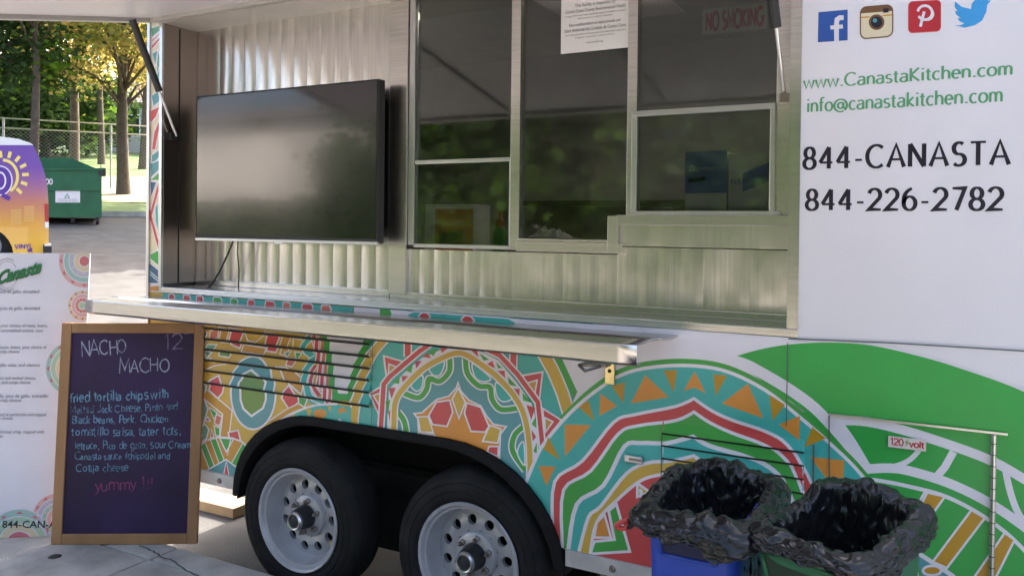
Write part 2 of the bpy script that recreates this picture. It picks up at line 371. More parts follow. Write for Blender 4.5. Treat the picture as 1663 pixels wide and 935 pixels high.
w = MB(); w.poly([(TX0, 0, TZ0), (TX0, TD, TZ0), (TX0, TD, TZ1), (TX0, 0, TZ1)]); w.build('end_wall', WHITE, trailer)
w = MB(); w.poly([(TX1, 0, TZ0), (TX1, TD, TZ0), (TX1, TD, TZ1), (TX1, 0, TZ1)]); w.build('end_wall', WHITE, trailer)
w = MB(); w.poly([(TX0, TD, TZ0), (TX1, TD, TZ0), (TX1, TD, TZ1), (TX0, TD, TZ1)]); w.build('rear_wall', WHITE, trailer)
VX = [(-1.75, -1.15), (-.55, .05)]; VY = (.75, 1.35)  # unseen vents, added to let daylight brighten the interior
def vented(x0, x1, y0, y1, z):
    m_ = MB(); xs = [x0] + [v for p in VX for v in p] + [x1]
    for i in range(len(xs) - 1):
        if i % 2 == 0: m_.poly([(xs[i], y0, z), (xs[i + 1], y0, z), (xs[i + 1], y1, z), (xs[i], y1, z)])
        else:
            m_.poly([(xs[i], y0, z), (xs[i + 1], y0, z), (xs[i + 1], VY[0], z), (xs[i], VY[0], z)]); m_.poly([(xs[i], VY[1], z), (xs[i + 1], VY[1], z), (xs[i + 1], y1, z), (xs[i], y1, z)])
    return m_
vented(TX0, TX1, 0, TD, TZ1).build('roof', WHITE, trailer)
VENT = bpy.data.materials.new('frosted_vent'); VENT.use_nodes = True; n = VENT.node_tree; n.nodes.clear(); _o = n.nodes.new('ShaderNodeOutputMaterial'); _t = n.nodes.new('ShaderNodeBsdfTranslucent'); _t.inputs[0].default_value = (.75, .74, .70, 1); n.links.new(_t.outputs[0], _o.inputs[0])
for a, b in VX:
    v_ = MB().add([(a - .03, VY[0] - .03, TZ1 + .01), (b + .03, VY[0] - .03, TZ1 + .01), (b + .03, VY[1] + .03, TZ1 + .01), (a - .03, VY[1] + .03, TZ1 + .01), (a + .06, VY[0] + .06, TZ1 + .09), (b - .06, VY[0] + .06, TZ1 + .09), (b - .06, VY[1] - .06, TZ1 + .09), (a + .06, VY[1] - .06, TZ1 + .09)], [(4, 5, 6, 7), (0, 1, 5, 4), (1, 2, 6, 5), (2, 3, 7, 6), (3, 0, 4, 7)]).build('roof_vent', VENT, trailer)
w = MB(); w.box((TX0 + .01, .02, TZ0 + .02), (-2.86, TD - .02, TZ0 + .05)); w.box((-1.16, .02, TZ0 + .02), (TX1 - .01, TD - .02, TZ0 + .05)); w.box((-2.86, .45, TZ0 + .02), (-1.16, TD - .45, TZ0 + .05))
w.build('floor', INTER, trailer)
w = MB()
for y in (.42, TD - .42): w.box((TX0 + .05, y - .03, TZ0 - .10), (TX1 - .05, y + .03, TZ0 + .018))
for x in (-3.2, -2.9, -1.0, -.2, .8, 1.8): w.box((x - .025, .06, TZ0 - .05), (x + .025, TD - .06, TZ0 + .017))
w.build('chassis', BLACKP, trailer)
# interior
w = MB(); w.poly([(-3.3, 2.0, .6), (1.2, 2.0, .6), (1.2, 2.0, 2.8), (-3.3, 2.0, 2.8)]); w.poly([(1.2, .25, .6), (1.2, 2.0, .6), (1.2, 2.0, 2.8), (1.2, .25, 2.8)]); w.poly([(-3.3, .26, .6), (-3.3, 2.0, .6), (-3.3, 2.0, 2.8), (-3.3, .26, 2.8)])
w.build('interior_lining', INTER, trailer)
vented(-3.3, 1.2, .27, 2.0, 2.72).build('ceiling_lining', INTER, trailer)
w = MB(); w.box((-1.95, YR + .03, 1.44), (-.44, YR + .42, 1.47)); w.build('inner_counter', DKSTEEL, trailer)
w = MB(); w.box((-2.3, 1.6, 1.75), (.2, 1.98, 1.78)); w.box((-2.3, 1.6, 1.2), (.2, 1.98, 1.24)); w.build('inner_shelf', DKSTEEL, trailer)
# aluminium bottom rail with bolts
for a, b in ((TX0, -2.845), (-1.178, TX1)):
    r_ = box('skirt_rail', (a, -.012, .405), (b, .03, TZ0 + .004), mat('skirt_white', (.62, .60, .58), .5, .2, var=.2, vscale=12), trailer)
    x = a + .18
    while x < b - .05:
        MB().lathe([(0, .008), (.009, .008), (.013, 0)], (x, -.012, .432), (0, -1, 0), 12).build('bolt', DKSTEEL, r_); x += .34
# wheel well liner and fender
bm_o = MB()
pts = arch(.36, .0)
bm_o.add([(x, .0, z) for x, z in pts] + [(x, .44, z) for x, z in pts], [(i, i + 1, i + 1 + len(pts), i + len(pts)) for i in range(len(pts) - 1)] + [tuple(range(len(pts), 2 * len(pts)))])
bm_o.build('wheel_well', DARK, trailer)
box('inner_guard', (-2.80, .40, .10), (-1.22, .43, .50), DARK, trailer)  # added black panel, keeps the gap between the tyres dark
MB().tube([(-2.448, .05, .342), (-2.448, TD - .05, .342)], .04, 12).build('axle', BLACKP, trailer)
MB().tube([(-1.585, .05, .342), (-1.585, TD - .05, .342)], .04, 12).build('axle', BLACKP, trailer)
p1, p2 = arch(.385, .004, ded=False), arch(.385, -.030, ded=False); n = len(p1)
# cross-section: outer back, outer front, rounded to inner front, inner back
fv = [(x, .0, z) for x, z in p1] + [(x, -.022, z) for x, z in p1] + [(x * .5 + x2 * .5, -.030, z * .5 + z2 * .5) for (x, z), (x2, z2) in zip(p1, p2)] + [(x, -.022, z) for x, z in p2] + [(x, .10, z) for x, z in p2]
ff = []
for k in range(4):
    for i in range(n - 1): ff.append((k * n + i, k * n + i + 1, (k + 1) * n + i + 1, (k + 1) * n + i))
MB().add(fv, ff).build('fender', BLACK, trailer, autosmooth=50)

# ---- tandem wheels
RIMM = mat('wheel_silver', (.47, .47, .50), .38, .35, var=.08, vscale=20)
TYRE = mat('tyre_rubber', (.015, .015, .0155), .75, 0, .25, var=.5, vscale=9, bump=.3, bscale=120)
def make_wheel(cx, cz):
    yf = -.015
    # the pressed disc with round hand holes
    prof = [(.226, .012), (.222, .018), (.212, .014), (.205, .0), (.196, -.002), (.192, -.02), (.184, -.055), (.176, -.072)]
    rim = MB().lathe(prof, (cx, yf, cz), (0, -1, 0), 56)
    nh, R0, R1, RH, rh = 11, .176, .092, .137, .0205
    # annulus of disc split in sectors with a hole each
    K = 16
    for h in range(nh):
        a0 = 2 * math.pi * h / nh; da = 2 * math.pi / nh
        outer = []; inner = []
        for k in range(K):
            t = 2 * math.pi * k / K
            inner.append((RH + rh * math.cos(t), a0 + rh * math.sin(t) / RH))
            # the sector border in the same direction
            c, s = math.cos(t), math.sin(t); sc = min((R0 - RH) / c if c > 1e-6 else ((RH - R1) / -c if c < -1e-6 else 9), (da / 2 * RH) / abs(s) if abs(s) > 1e-6 else 9)
            outer.append((RH + sc * c, a0 + sc * s / RH))
        dish = lambda r: -.072 + .014 * math.sin(max(0, min(1, (R0 - r) / (R0 - R1))) * math.pi * .9)
        V = [(cx + r * math.cos(a), yf - dish(r), cz + r * math.sin(a)) for r, a in outer + inner] + [(cx + r * math.cos(a), yf - dish(r) + .02, cz + r * math.sin(a)) for r, a in inner]
        F_ = [(k, (k + 1) % K, K + (k + 1) % K, K + k) for k in range(K)] + [(K + k, K + (k + 1) % K, 2 * K + (k + 1) % K, 2 * K + k) for k in range(K)]
        rim.add(V, F_)
    rim.lathe([(.094, -.067), (.088, -.052), (.078, -.046), (.04, -.046), (0, -.046)], (cx, yf, cz), (0, -1, 0), 40)
    wh = rim.build('wheel', RIMM, trailer, autosmooth=35)
    MB().lathe([(.205, -.18), (.25, -.195), (.31, -.18), (.337, -.15), (.342, -.11), (.342, -.045), (.336, -.018), (.329, -.002), (.322, .002), (.320, .006), (.312, .010), (.300, .0145), (.297, .0125), (.294, .0155), (.282, .0185), (.268, .0195), (.266, .0165), (.262, .0195), (.250, .018), (.240, .016), (.234, .010), (.228, .008), (.214, -.004)], (cx, yf, cz), (0, -1, 0), 72).build('tyre', TYRE, wh, autosmooth=40)
    MB().lathe([(.206, -.074), (.1, -.10), (0, -.1)], (cx, yf + .02, cz), (0, -1, 0), 30).build('brake_drum', DARK, wh)
    MB().lathe([(.052, -.046), (.050, -.02), (.044, .012), (.041, .02)], (cx, yf, cz), (0, -1, 0), 28).build('hub', BLACKP, wh, autosmooth=40)
    MB().lathe([(.041, .016), (.040, .028), (.034, .036), (.029, .034), (.027, .026)], (cx, yf, cz), (0, -1, 0), 28).build('hub_cap', ALU, wh, autosmooth=30)
    MB().lathe([(.0285, .024), (.02, .029), (0, .030)], (cx, yf, cz), (0, -1, 0), 24).build('hub_plug', BLACKP, wh, autosmooth=40)
    for k in range(6):
        a = 2 * math.pi * (k + .35) / 6
        MB().lathe([(.013, -.046), (.013, -.036), (.009, -.034), (.009, -.020), (.006, -.014), (0, -.013)], (cx + .070 * math.cos(a), yf, cz + .070 * math.sin(a)), (0, -1, 0), 6).build('lug_nut', DKSTEEL, wh)
    MB().tube([(cx - .17, yf + .07, cz - .09), (cx - .174, yf + .03, cz - .092)], .006, 8).build('valve', BLACKP, wh)
    return wh
make_wheel(-2.448, .342)
make_wheel(-1.585, .342)
MB().lathe([(0, .002), (.011, .002), (.012, 0)], P(528, 889, -.015) + Vector((0, .045, 0)), (0, -1, 0), 16).build('wheel_weight', mat('yellow_paint', (.75, .55, .08), .5), trailer)

# ---- recess: jamb, ledge, header, ribbed panels
LZ = OZ0 - .004
w = MB(); w.box((OX0, .004, LZ + .02), (OX0 + .004, YR + .02, OZ1)); w.build('jamb', DKSTEEL, trailer)
w = MB(); w.box((OX0 + .004, .09, LZ + .02), (OX0 + .008, .094, OZ1 - .01)); w.build('jamb_seam', BLACKP, trailer)
w = MB(); w.box((OX1, .004, LZ), (OX1 + .004, YR + .02, OZ1)); w.build('jamb', STEEL, trailer)
w = MB(); w.box((OX0, -.006, LZ - .022), (OX1 + .03, YR + .02, LZ + .006)); w.build('ledge', STEEL, trailer, bevel=.003)
# bright edge trims round the opening
w = MB(); w.box((OX0 - .018, -.008, LZ + .006), (OX0 + .002, .006, OZ1)); w.build('edge_trim', ALU, trailer)
w = MB(); w.box((OX1 - .004, -.008, LZ + .006), (OX1 + .030, .006, OZ1)); w.build('edge_trim', STEEL, trailer)
w = MB(); w.box((TX0 - .006, -.010, .47), (TX0 + .012, .02, TZ1)); w.build('corner_trim', ALU, trailer)
w = MB(); w.box((OX0 - .02, -.012, OZ1), (OX1 + .03, YR + .03, OZ1 + .09)); w.build('opening_header', HATCHM, trailer)
def ribbed(name, x0, x1, z0, z1, Y, pitch=.082, sag=.0045, dent=.0012, seed=0):
    nr = max(1, round((x1 - x0) / pitch)); p = (x1 - x0) / nr; k = 10; nz = 26
    def fn(u, v):
        xx = u * nr; t = xx - math.floor(xx) if u < 1 else 1; x = x0 + u * (x1 - x0); z = z0 + v * (z1 - z0)
        rib = int(min(nr - 1, math.floor(xx)))
        amp = sag * (.75 + .5 * noise.noise((rib * 3.1 + seed, .5, 0)))
        y = Y - amp * (4 * t * (1 - t)) - dent * noise.noise((x * 9 + seed, z * 3.2, seed)) - .0006 * noise.noise((x * 25, z * 11, seed + 5))
        return (x, y, z)
    mb = MB(); mb.grid(fn, nr * k, nz)
    o = mb.build(name, STEEL2, trailer, smooth=True); o.data.set_sharp_from_angle(angle=rad(9)); return o
def PR(x, y): return P(x, y, YR)
xa = OX0 + .006
post_l, post_r = PR(637, 300).x, PR(677, 300).x
ribbed('ribbed_panel', xa, post_l, LZ + .02, OZ1, YR - .002, seed=1)
w = MB(); w.box((xa, YR - .010, LZ + .006), (post_l - .004, YR, LZ + .036)); w.build('kick_trim', STEEL, trailer, bevel=.003)
w = MB(); w.box((post_l, YR - .026, LZ + .02), (post_r - .035, YR + .01, OZ1)); w.build('window_post', STEEL, trailer, bevel=.003)
w = MB(); w.box((post_r - .033, YR - .018, PR(677, 398).z), (post_r - .002, YR + .01, OZ1)); w.build('window_post', ALU, trailer, bevel=.003)
zs = PR(755, 400).z - .03; zs3 = PR(1150, 345).z
xr2 = PR(1003, 400).x; xw3 = PR(1030, 250).x
ribbed('ribbed_panel', post_l + .002, xr2, LZ + .02, zs + .012, YR - .002, seed=4, pitch=.075, sag=.0026, dent=.002)
ribbed('ribbed_panel', xr2, OX1 + .002, LZ + .02, zs3 - .13, YR - .003, seed=9, pitch=.085, sag=.0035, dent=.0035)
ribbed('ribbed_panel', xr2 + .004, OX1 + .002, zs3 - .126, zs3 - .036, YR - .004, seed=14, pitch=.14, sag=.0025, dent=.003)
w = MB(); w.box((post_l, YR - .012, LZ + .005), (OX1, YR, LZ + .03)); w.build('kick_trim', STEEL, trailer, bevel=.003)

# ---- windows: frame bars and panes
GLASS = bpy.data.materials.new('window_glass'); GLASS.use_nodes = True
n = GLASS.node_tree; n.nodes.clear(); out = n.nodes.new('ShaderNodeOutputMaterial'); mx = n.nodes.new('ShaderNodeMixShader'); tr = n.nodes.new('ShaderNodeBsdfTransparent'); gl = n.nodes.new('ShaderNodeBsdfGlossy'); fr = n.nodes.new('ShaderNodeFresnel')
tr.inputs[0].default_value = (.60, .62, .60, 1); gl.inputs['Roughness'].default_value = .045; gl.inputs[0].default_value = (.95, .97, .95, 1); fr.inputs[0].default_value = 1.62
n.links.new(fr.outputs[0], mx.inputs[0]); n.links.new(tr.outputs[0], mx.inputs[1]); n.links.new(gl.outputs[0], mx.inputs[2]); n.links.new(mx.outputs[0], out.inputs[0])
def bar(name, x0, x1, z0, z1, y0=-.014, y1=.012, M=ALU, par=trailer): return box(name, (x0, YR + y0, z0), (x1, YR + y1, z1), M, par, bevel=.002)
def pane(x0, x1, z0, z1, par, y=0.0): return MB().box((x0, YR + y, z0), (x1, YR + y + .004, z1)).build('pane', GLASS, par)
# first window: hung sash behind a screen, lower sash with bright rail
x0, x1 = post_r, PR(832, 200).x
zt, zb, zr = OZ1, PR(755, 398).z, PR(755, 262).z
wf = bar('window', x0 - .002, x1 + .012, zb - .014, zb + .002, -.02)
bar('mullion', x1 + .004, x1 + .046, zb - .014, zt, -.022, .012, STEEL)
bar('sash_rail', x0, x1 + .004, zr - .007, zr + .009, -.018, par=wf); bar('sash_stile', x1 - .004, x1 + .003, zb + .002, zr - .008, -.016, par=wf)
pane(x0, x1, zr + .01, zt, wf, .002); pane(x0, x1 - .004, zb + .003, zr - .008, wf, -.006)
# second window: big fixed pane above an L-shaped sill
x0, x1 = x1 + .046, PR(1022, 180).x
zb2 = PR(920, 388).z
wf = bar('window', x0 - .01, PR(1003, 390).x + .03, zb2 - .052, zb2 - .012, -.03, .01, STEEL)
bar('sill_lip', x0, PR(1003, 390).x - .002, zb2 - .012, zb2, -.03, .03, STEEL, wf)
bar('sill_step', PR(991, 380).x, xr2 + .012, zb2 - .0515, zs3 - .014, -.031, .01, STEEL, wf)
bar('mullion', x1, x1 + .038, zs3 - .012, OZ1, -.024, .012, STEEL)
pane(x0, x1, zb2, OZ1, wf, .002)
# third window: hung sash, lower pane framed, tension rod at the side
x0, x1 = x1 + .038, PR(1256, 200).x
zr3, zb3 = PR(1150, 180).z, PR(1150, 342).z
wf = bar('window', x0 - .02, x1 + .03, zb3 - .016, zb3 - .002, -.030)
bar('sill_band', PR(991, 360).x + .035, OX1 - .002, zb3 - .052, zb3 - .0165, -.028, .01, STEEL, wf)
bar('sash_rail', x0 - .018, x1 + .012, zr3 - .010, zr3 + .010, -.032, par=wf); bar('sash_stile', x0 - .018, x0 + .004, zb3 - .002, zr3 - .010, -.030, par=wf); bar('sash_stile', x1 - .006, x1 + .012, zb3 - .002, zr3 - .010, -.030, par=wf)
bar('window_frame', x1 + .012, OX1 + .002, zb3 - .0155, OZ1, -.018, .012, STEEL, wf)
pane(x0, x1 + .012, zr3 + .01, OZ1, wf, .002); pane(x0 + .004, x1 - .006, zb3 - .002, zr3 - .01, wf, -.016)

# ---- serving shelf, folded from sheet steel
sf = -.335; zf = P(584, 525.5, sf).z; sx0, sx1 = -3.452, -.775
zbk = OZ0 - .044
prof = [(.0, zbk), (-.10, zbk - .004), (-.112, zbk - .001), (-.20, zf + .012), (-.212, zf + .006), (sf + .003, zf + .004), (sf, zf), (sf - .002, zf - .050), (sf + .012, zf - .060), (sf + .04, zf - .060)]
def shx(i, u):
    xx = sx0 + (sx1 - sx0) * u
    return xx - (.03 if i >= 4 else .0) * u
nseg = 40
mb = MB(); L = len(prof)
mb.grid(lambda u, v: (shx(round(v * (L - 1)), u), prof[round(v * (L - 1))][0], prof[round(v * (L - 1))][1] + .0025 * noise.noise((u * 9, v * 3, 2))), nseg, L - 1)
sh = mb.build('serving_shelf', STEEL, trailer, smooth=True); sh.data.set_sharp_from_angle(angle=rad(14)); md = sh.modifiers.new('thick', 'SOLIDIFY'); md.thickness = .004; md.offset = -1
w = MB(); q = P(960, 590, sf + .03); w.obox(q + Vector((-.05, .02, -.014)), (.09, 0, 0), (0, .05, 0), (0, 0, .006)); w.tube([q + Vector((-.05, .02, -.012)), q + Vector((-.02, -.005, -.024)), q + Vector((.03, .01, -.006))], .006, 6); w.build('shelf_hook', DKSTEEL, sh)
BRASS = mat('brass', (.72, .58, .28), .3, 1.0, var=.2, vscale=30)
a, b = P(983, 588, -.02), P(998, 625, -.02)
hs = MB().box((a.x, -.024, b.z), (b.x, -.012, a.z + .04)).build('hasp', BRASS, trailer, bevel=.003)
MB().lathe([(0, .002), (.006, .002), (.007, 0)], ((a.x + b.x) / 2, -.0245, (a.z + b.z) / 2 + .01), (0, -1, 0), 12).build('hasp_slot', DARK, hs)

# ---- raised hatch with gas struts
HY, HZ0, HZ1 = -1.42, OZ1 + .004, 2.308
def hpt(x, t, up=0.0):           # t: 0 at the hinge, 1 at the outer edge
    return Vector((x, -.014 + (HY) * t, HZ0 + (HZ1 - HZ0) * t + up))
hx0, hx1 = -3.43, -.36
hatch = MB().add([hpt(hx0 + .03, .02, .02), hpt(hx1 - .03, .02, .02), hpt(hx1 - .03, .98, .02), hpt(hx0 + .03, .98, .02), hpt(hx0 + .03, .02, .035), hpt(hx1 - .03, .02, .035), hpt(hx1 - .03, .98, .035), hpt(hx0 + .03, .98, .035)],
    [(0, 3, 2, 1), (4, 5, 6, 7), (0, 1, 5, 4), (1, 2, 6, 5), (2, 3, 7, 6), (3, 0, 4, 7)]).build('hatch', WHITE, trailer)
def hbar(xa_, ta, xb_, tb, wd, nm='hatch_frame'):
    a_, b_ = hpt(xa_, ta), hpt(xb_, tb); d_ = (b_ - a_); side = Vector((wd, 0, 0)) if abs(d_.x) < .01 else (hpt(0, 1) - hpt(0, 0)).normalized() * wd
    return MB().obox(a_, d_, side, (0, 0, .062)).build(nm, HATCHM, hatch, bevel=.004)
hbar(hx0, 0, hx0, 1, .05); hbar(hx1 - .05, 0, hx1 - .05, 1, .05); hbar(hx0 + .052, .965, hx1 - .052, .965, .05); hbar(hx0 + .052, .0, hx1 - .052, .0, .05)
for t in (-2.4, -1.4): hbar(t, .045, t, .955, .03, 'hatch_rib')
a = P(213, 40, -.20); b = P(278, 222, .06)
a.x = hx0 + .07; b = Vector((OX0 + .03, .055, P(278, 222, .055).z)); a = Vector((hx0 + .095, -.19, HZ0 + (HZ1 - HZ0) * .13 + .005))
m_ = a.lerp(b, .60)
st = MB().tube([a, m_], .0165, 14).build('gas_strut', BLACKP, hatch)
MB().tube([m_, b], .0065, 10).build('strut_rod', ALU, st)
MB().obox(b - Vector((.028, .03, .02)), (.03, 0, 0), (0, .055, 0), (0, 0, .035)).build('strut_mount', BLACKP, st)
a2 = Vector((hx1 - .12, -.19, a.z)); b2 = Vector((OX1 - .03, .055, b.z)); m2 = a2.lerp(b2, .6)
st2 = MB().tube([a2, m2], .0165, 14).build('gas_strut', BLACKP, hatch)
MB().tube([m2, b2], .0065, 10).build('strut_rod', ALU, st2)
MB().obox(b2 - Vector((.012, .02, .018)), (.028, 0, 0), (0, .045, 0), (0, 0, .03)).build('strut_mount', DKSTEEL, st2)
# ---------------------------------------------------------------- printed wrap on the side wall
def wall2d(p, h):
    q = P(p[0], p[1]); return (q.x, -h, q.z)
V = VC; WT = V['white']
ar = Art(wall2d)
def T(pts, M, o=WT, ow=8, sm=False): ar.fill(pts, M, sm, outline=o, ow=ow)
# --- left field
ar.frame(0, 0, 1)
ar.fill([(200, 440), (600, 470), (604, 720), (560, 860), (200, 830)], V['gold'])
ar.fill([(596, 470), (960, 520), (1010, 640), (960, 930), (560, 930)], V['teal'])
ar.frame(300, 520, 3.338)
ar.disc((372, 392), 122, V['slate'], 198, outline=WT, ow=10)
T([(365, 268), (412, 300), (440, 335), (440, 430), (425, 475), (362, 518), (318, 478), (303, 430), (300, 335), (325, 290)], V['olive'], ow=11)
T([(185, 298), (214, 350), (205, 392), (180, 422), (133, 378), (143, 325)], V['red'])
ar.fill([(85, 330), (118, 350), (108, 420), (125, 480), (100, 560), (60, 580), (60, 330)], V['sage'])
ar.line([(85, 335), (118, 352), (106, 420), (126, 480), (102, 560)], 8, WT)
ar.line([(108, 395), (232, 498), (215, 640)], 42, V['tan'], edge=WT, ew=7)
ar.line([(85, 262), (160, 225), (258, 210)], 34, V['tan'], edge=WT, ew=6)
T([(132, 470), (176, 500), (160, 535)], V['green'], ow=6); T([(172, 508), (203, 522), (190, 572), (162, 556)], V['coral'], ow=6); T([(125, 520), (140, 545), (112, 545)], V['red'], ow=6)
T([(160, 570), (192, 582), (190, 628), (168, 622)], V['green'], ow=6); T([(146, 590), (158, 628), (140, 640)], V['red'], ow=6); ar.fill([(80, 590), (110, 560), (132, 590), (118, 640), (84, 665), (95, 620)], V['sage'], outline=WT, ow=8)
T([(236, 606), (290, 594), (304, 652), (244, 640)], V['red'])
fan = [(70, 690), (120, 645), (190, 630), (260, 636), (310, 656), (350, 690), (330, 790), (270, 800), (225, 752), (120, 812), (70, 790)]
ar.fill(fan, V['tan'])
for st, M_ in (([(98, 668), (150, 800)], 'green'), ([(155, 640), (205, 775)], 'green'), ([(330, 670), (262, 790)], 'green')): ar.line(st, 26, V[M_], edge=WT, ew=5)
T([(190, 636), (266, 640), (226, 712)], V['green'], ow=7)
ar.line([(250, 640), (232, 730)], 5, WT); ar.line([(70, 690), (120, 648), (190, 631), (260, 637), (310, 656), (350, 692)], 9, WT)
ar.fill([(120, 812), (225, 752), (290, 800), (300, 870), (110, 850)], V['slate'], outline=WT, ow=7); T([(226, 762), (242, 840), (212, 835)], V['red'], ow=6)
T([(565, 350), (608, 398), (622, 440), (570, 486), (525, 418)], V['red'])
T([(505, 250), (560, 252), (642, 312), (642, 398), (572, 350)], V['tan'], ow=7)
ar.line([(470, 560), (560, 500), (655, 452)], 34, V['tan'], edge=WT, ew=6)
T([(618, 412), (666, 424), (650, 470), (618, 448)], V['green'], ow=7)
ar.fill([(690, 425), (770, 440), (770, 455), (690, 452), (660, 440)], V['teal'])
# upper row of gems and the narrow tower of arcs
ar.fill([(85, 20), (250, 30), (250, 210), (85, 250)], V['gold'])
for q_, M_ in (([(98, 40), (128, 70), (118, 130), (100, 180)], 'navy'), ([(140, 60), (180, 40), (190, 90), (150, 110)], 'coral'), ([(130, 130), (180, 130), (165, 165), (125, 160)], 'sage'), ([(195, 35), (240, 45), (240, 120), (200, 120)], 'tan'), ([(110, 165), (150, 172), (130, 205)], 'sage'), ([(190, 160), (250, 165), (250, 200), (190, 190)], 'olive'), ([(120, 215), (150, 200), (165, 225)], 'coral')): T(q_, V[M_], ow=6)
T([(252, 40), (322, 52), (305, 150), (252, 128)], V['red']); T([(445, 62), (518, 76), (502, 172), (450, 165)], V['red'])
ar.line([(322, 60), (352, 108), (395, 118), (432, 78)], 7, WT); T([(322, 130), (445, 150), (440, 186), (318, 168)], V['tan'], ow=6); T([(530, 85), (575, 92), (560, 190), (525, 180)], V['tan'], ow=6)
T([(590, 95), (640, 105), (660, 160), (600, 150)], V['gold'], ow=6); T([(560, 200), (610, 205), (590, 250), (555, 240)], V['coral'], ow=6); T([(600, 170), (640, 175), (622, 215)], V['green'], ow=6); T([(545, 170), (580, 168), (566, 200)], V['sage'], ow=5)
ar.fill([(640, 95), (700, 80), (720, 200), (690, 270), (640, 250)], V['gold'])
ar.line([(690, 85), (655, 130), (660, 165), (720, 200)], 26, V['teal'], edge=WT, ew=6, sm=True); T([(690, 110), (705, 85), (712, 150)], V['coral'], ow=6)
ar.line([(720, 200), (680, 240), (655, 320), (690, 410), (760, 440)], 28, V['teal'], edge=WT, ew=6, sm=True)
ar.line([(712, 245), (692, 300), (700, 360), (740, 405)], 18, V['red'], edge=WT, ew=6, sm=True); T([(722, 290), (745, 300), (752, 380), (725, 365)], V['coral'], ow=6)
ar.line([(745, 60), (760, 200), (782, 330), (800, 440)], 16, V['coral'], edge=WT, ew=5); ar.line([(708, 60), (728, 170), (745, 290), (775, 450)], 18, V['red'], edge=WT, ew=6)
ar.fill([(785, 60), (1010, 80), (890, 405), (828, 405)], WT)
ar.line([(762, 60), (795, 220), (806, 330), (826, 412), (898, 414), (935, 260), (1010, 80)], 34, V['green'])
ar.line([(780, 60), (810, 220), (822, 330), (836, 390), (880, 394), (915, 260), (985, 80)], 5, WT)
ar.line([(1095, 90), (1015, 190), (965, 320), (930, 450), (915, 590)], 40, V['gold'], edge=WT, ew=8, sm=True)
# half-round rosette above the wheel
ar.fill([(560, 560), (610, 500), (720, 462), (830, 455), (905, 470), (905, 610), (560, 610)], V['teal'])
ar.disc((735, 505), 36, V['orange'], 26); T([(835, 480), (862, 468), (890, 500), (862, 492), (838, 510)], V['orange'], None); T([(662, 480), (690, 478), (675, 540)], V['gold'], None); T([(775, 462), (795, 462), (790, 500)], V['gold'], None)
ar.line([(480, 570), (560, 515), (640, 480), (720, 458), (830, 452)], 11, WT, sm=True); T([(842, 536), (872, 570), (810, 570)], V['red'], ow=9)

# --- middle mandala
ar.frame(590, 540, 3.597)
ar.line([(1020, 60), (1115, 230), (1165, 350), (1205, 480)], 62, V['gold'], edge=WT, ew=9)
ar.fill([(1130, 60), (1420, 60), (1420, 300), (1260, 400)], WT)
ar.line([(1100, 60), (1160, 190), (1255, 395), (1345, 330)], 38, V['green'])
for a_ in ([(262, 40), (262, 140)], [(880, 60), (878, 210)]): ar.line(a_, 34, V['red'], edge=WT, ew=8)
for tri, inn in (([(250, 172), (122, 135), (140, 275)], [(152, 182), (212, 205), (150, 240)]), ([(915, 252), (1050, 228), (1030, 395)], [(945, 298), (1018, 275), (1005, 350)]),
                 ([(118, 305), (38, 355), (98, 490)], [(60, 365), (105, 350), (100, 430)]), ([(1050, 440), (1158, 508), (1066, 660)], [(1062, 494), (1110, 518), (1066, 580)])):
    T(tri, V['red'], ow=10); T(inn, V['tan'], ow=9)
ar.line([(100, 640), (106, 540), (122, 300), (158, 255), (330, 108), (430, 40)], 26, V['red'], edge=WT, ew=9); ar.line([(640, 60), (800, 132), (905, 245), (1022, 405), (1052, 690)], 26, V['red'], edge=WT, ew=9)
zone = [(140, 590), (152, 330), (240, 235), (340, 150), (470, 92), (600, 84), (690, 110), (790, 160), (900, 290), (985, 410), (1025, 560), (1022, 760)]
zin = [(985, 850), (975, 680), (950, 500), (890, 370), (780, 250), (600, 125), (540, 120), (360, 200), (250, 310), (190, 400), (180, 590)]
ar.fill(zone + zin, WT)
for t_, M_ in (([(150, 460), (168, 440), (160, 540)], 'red'), ([(132, 400), (160, 390), (148, 480)], 'green'), ([(150, 322), (192, 320), (168, 385)], 'red'), ([(172, 292), (216, 258), (212, 298)], 'green'), ([(228, 252), (266, 252), (232, 288)], 'red'), ([(248, 218), (292, 180), (284, 234)], 'green'),
               ([(305, 168), (345, 162), (312, 208)], 'magenta'), ([(348, 140), (376, 118), (400, 148)], 'red'), ([(382, 112), (438, 92), (412, 136)], 'green'), ([(450, 88), (496, 92), (462, 116)], 'red'),
               ([(632, 102), (668, 104), (676, 142)], 'red'), ([(680, 118), (738, 156), (706, 162)], 'green'), ([(722, 184), (756, 164), (772, 206)], 'red'), ([(778, 172), (816, 206), (790, 206)], 'green'), ([(786, 222), (828, 220), (832, 264)], 'red'), ([(846, 254), (900, 312), (854, 304)], 'green'),
               ([(876, 326), (916, 326), (914, 376)], 'red'), ([(932, 348), (990, 408), (936, 394)], 'green'), ([(956, 420), (1006, 436), (984, 508)], 'red'), ([(1012, 484), (1014, 556), (986, 532)], 'green'), ([(986, 566), (1012, 606), (988, 638)], 'red'), ([(1016, 636), (1018, 706), (996, 690)], 'green')): ar.fill(t_, V[M_])
archp = [(178, 640), (182, 540), (192, 400), (250, 310), (360, 204), (480, 140), (552, 118), (610, 132), (700, 190), (790, 262), (890, 376), (948, 500), (974, 680), (976, 880)]
ar.fill(smooth_line(archp, 4), V['slate'])
def scallop(pts, lobes):
    ar.line(pts, 30, V['green'], edge=WT, ew=8, sm=True)
    for l in lobes: ar.fill(l, V['teal'], True, outline=WT, ow=8)
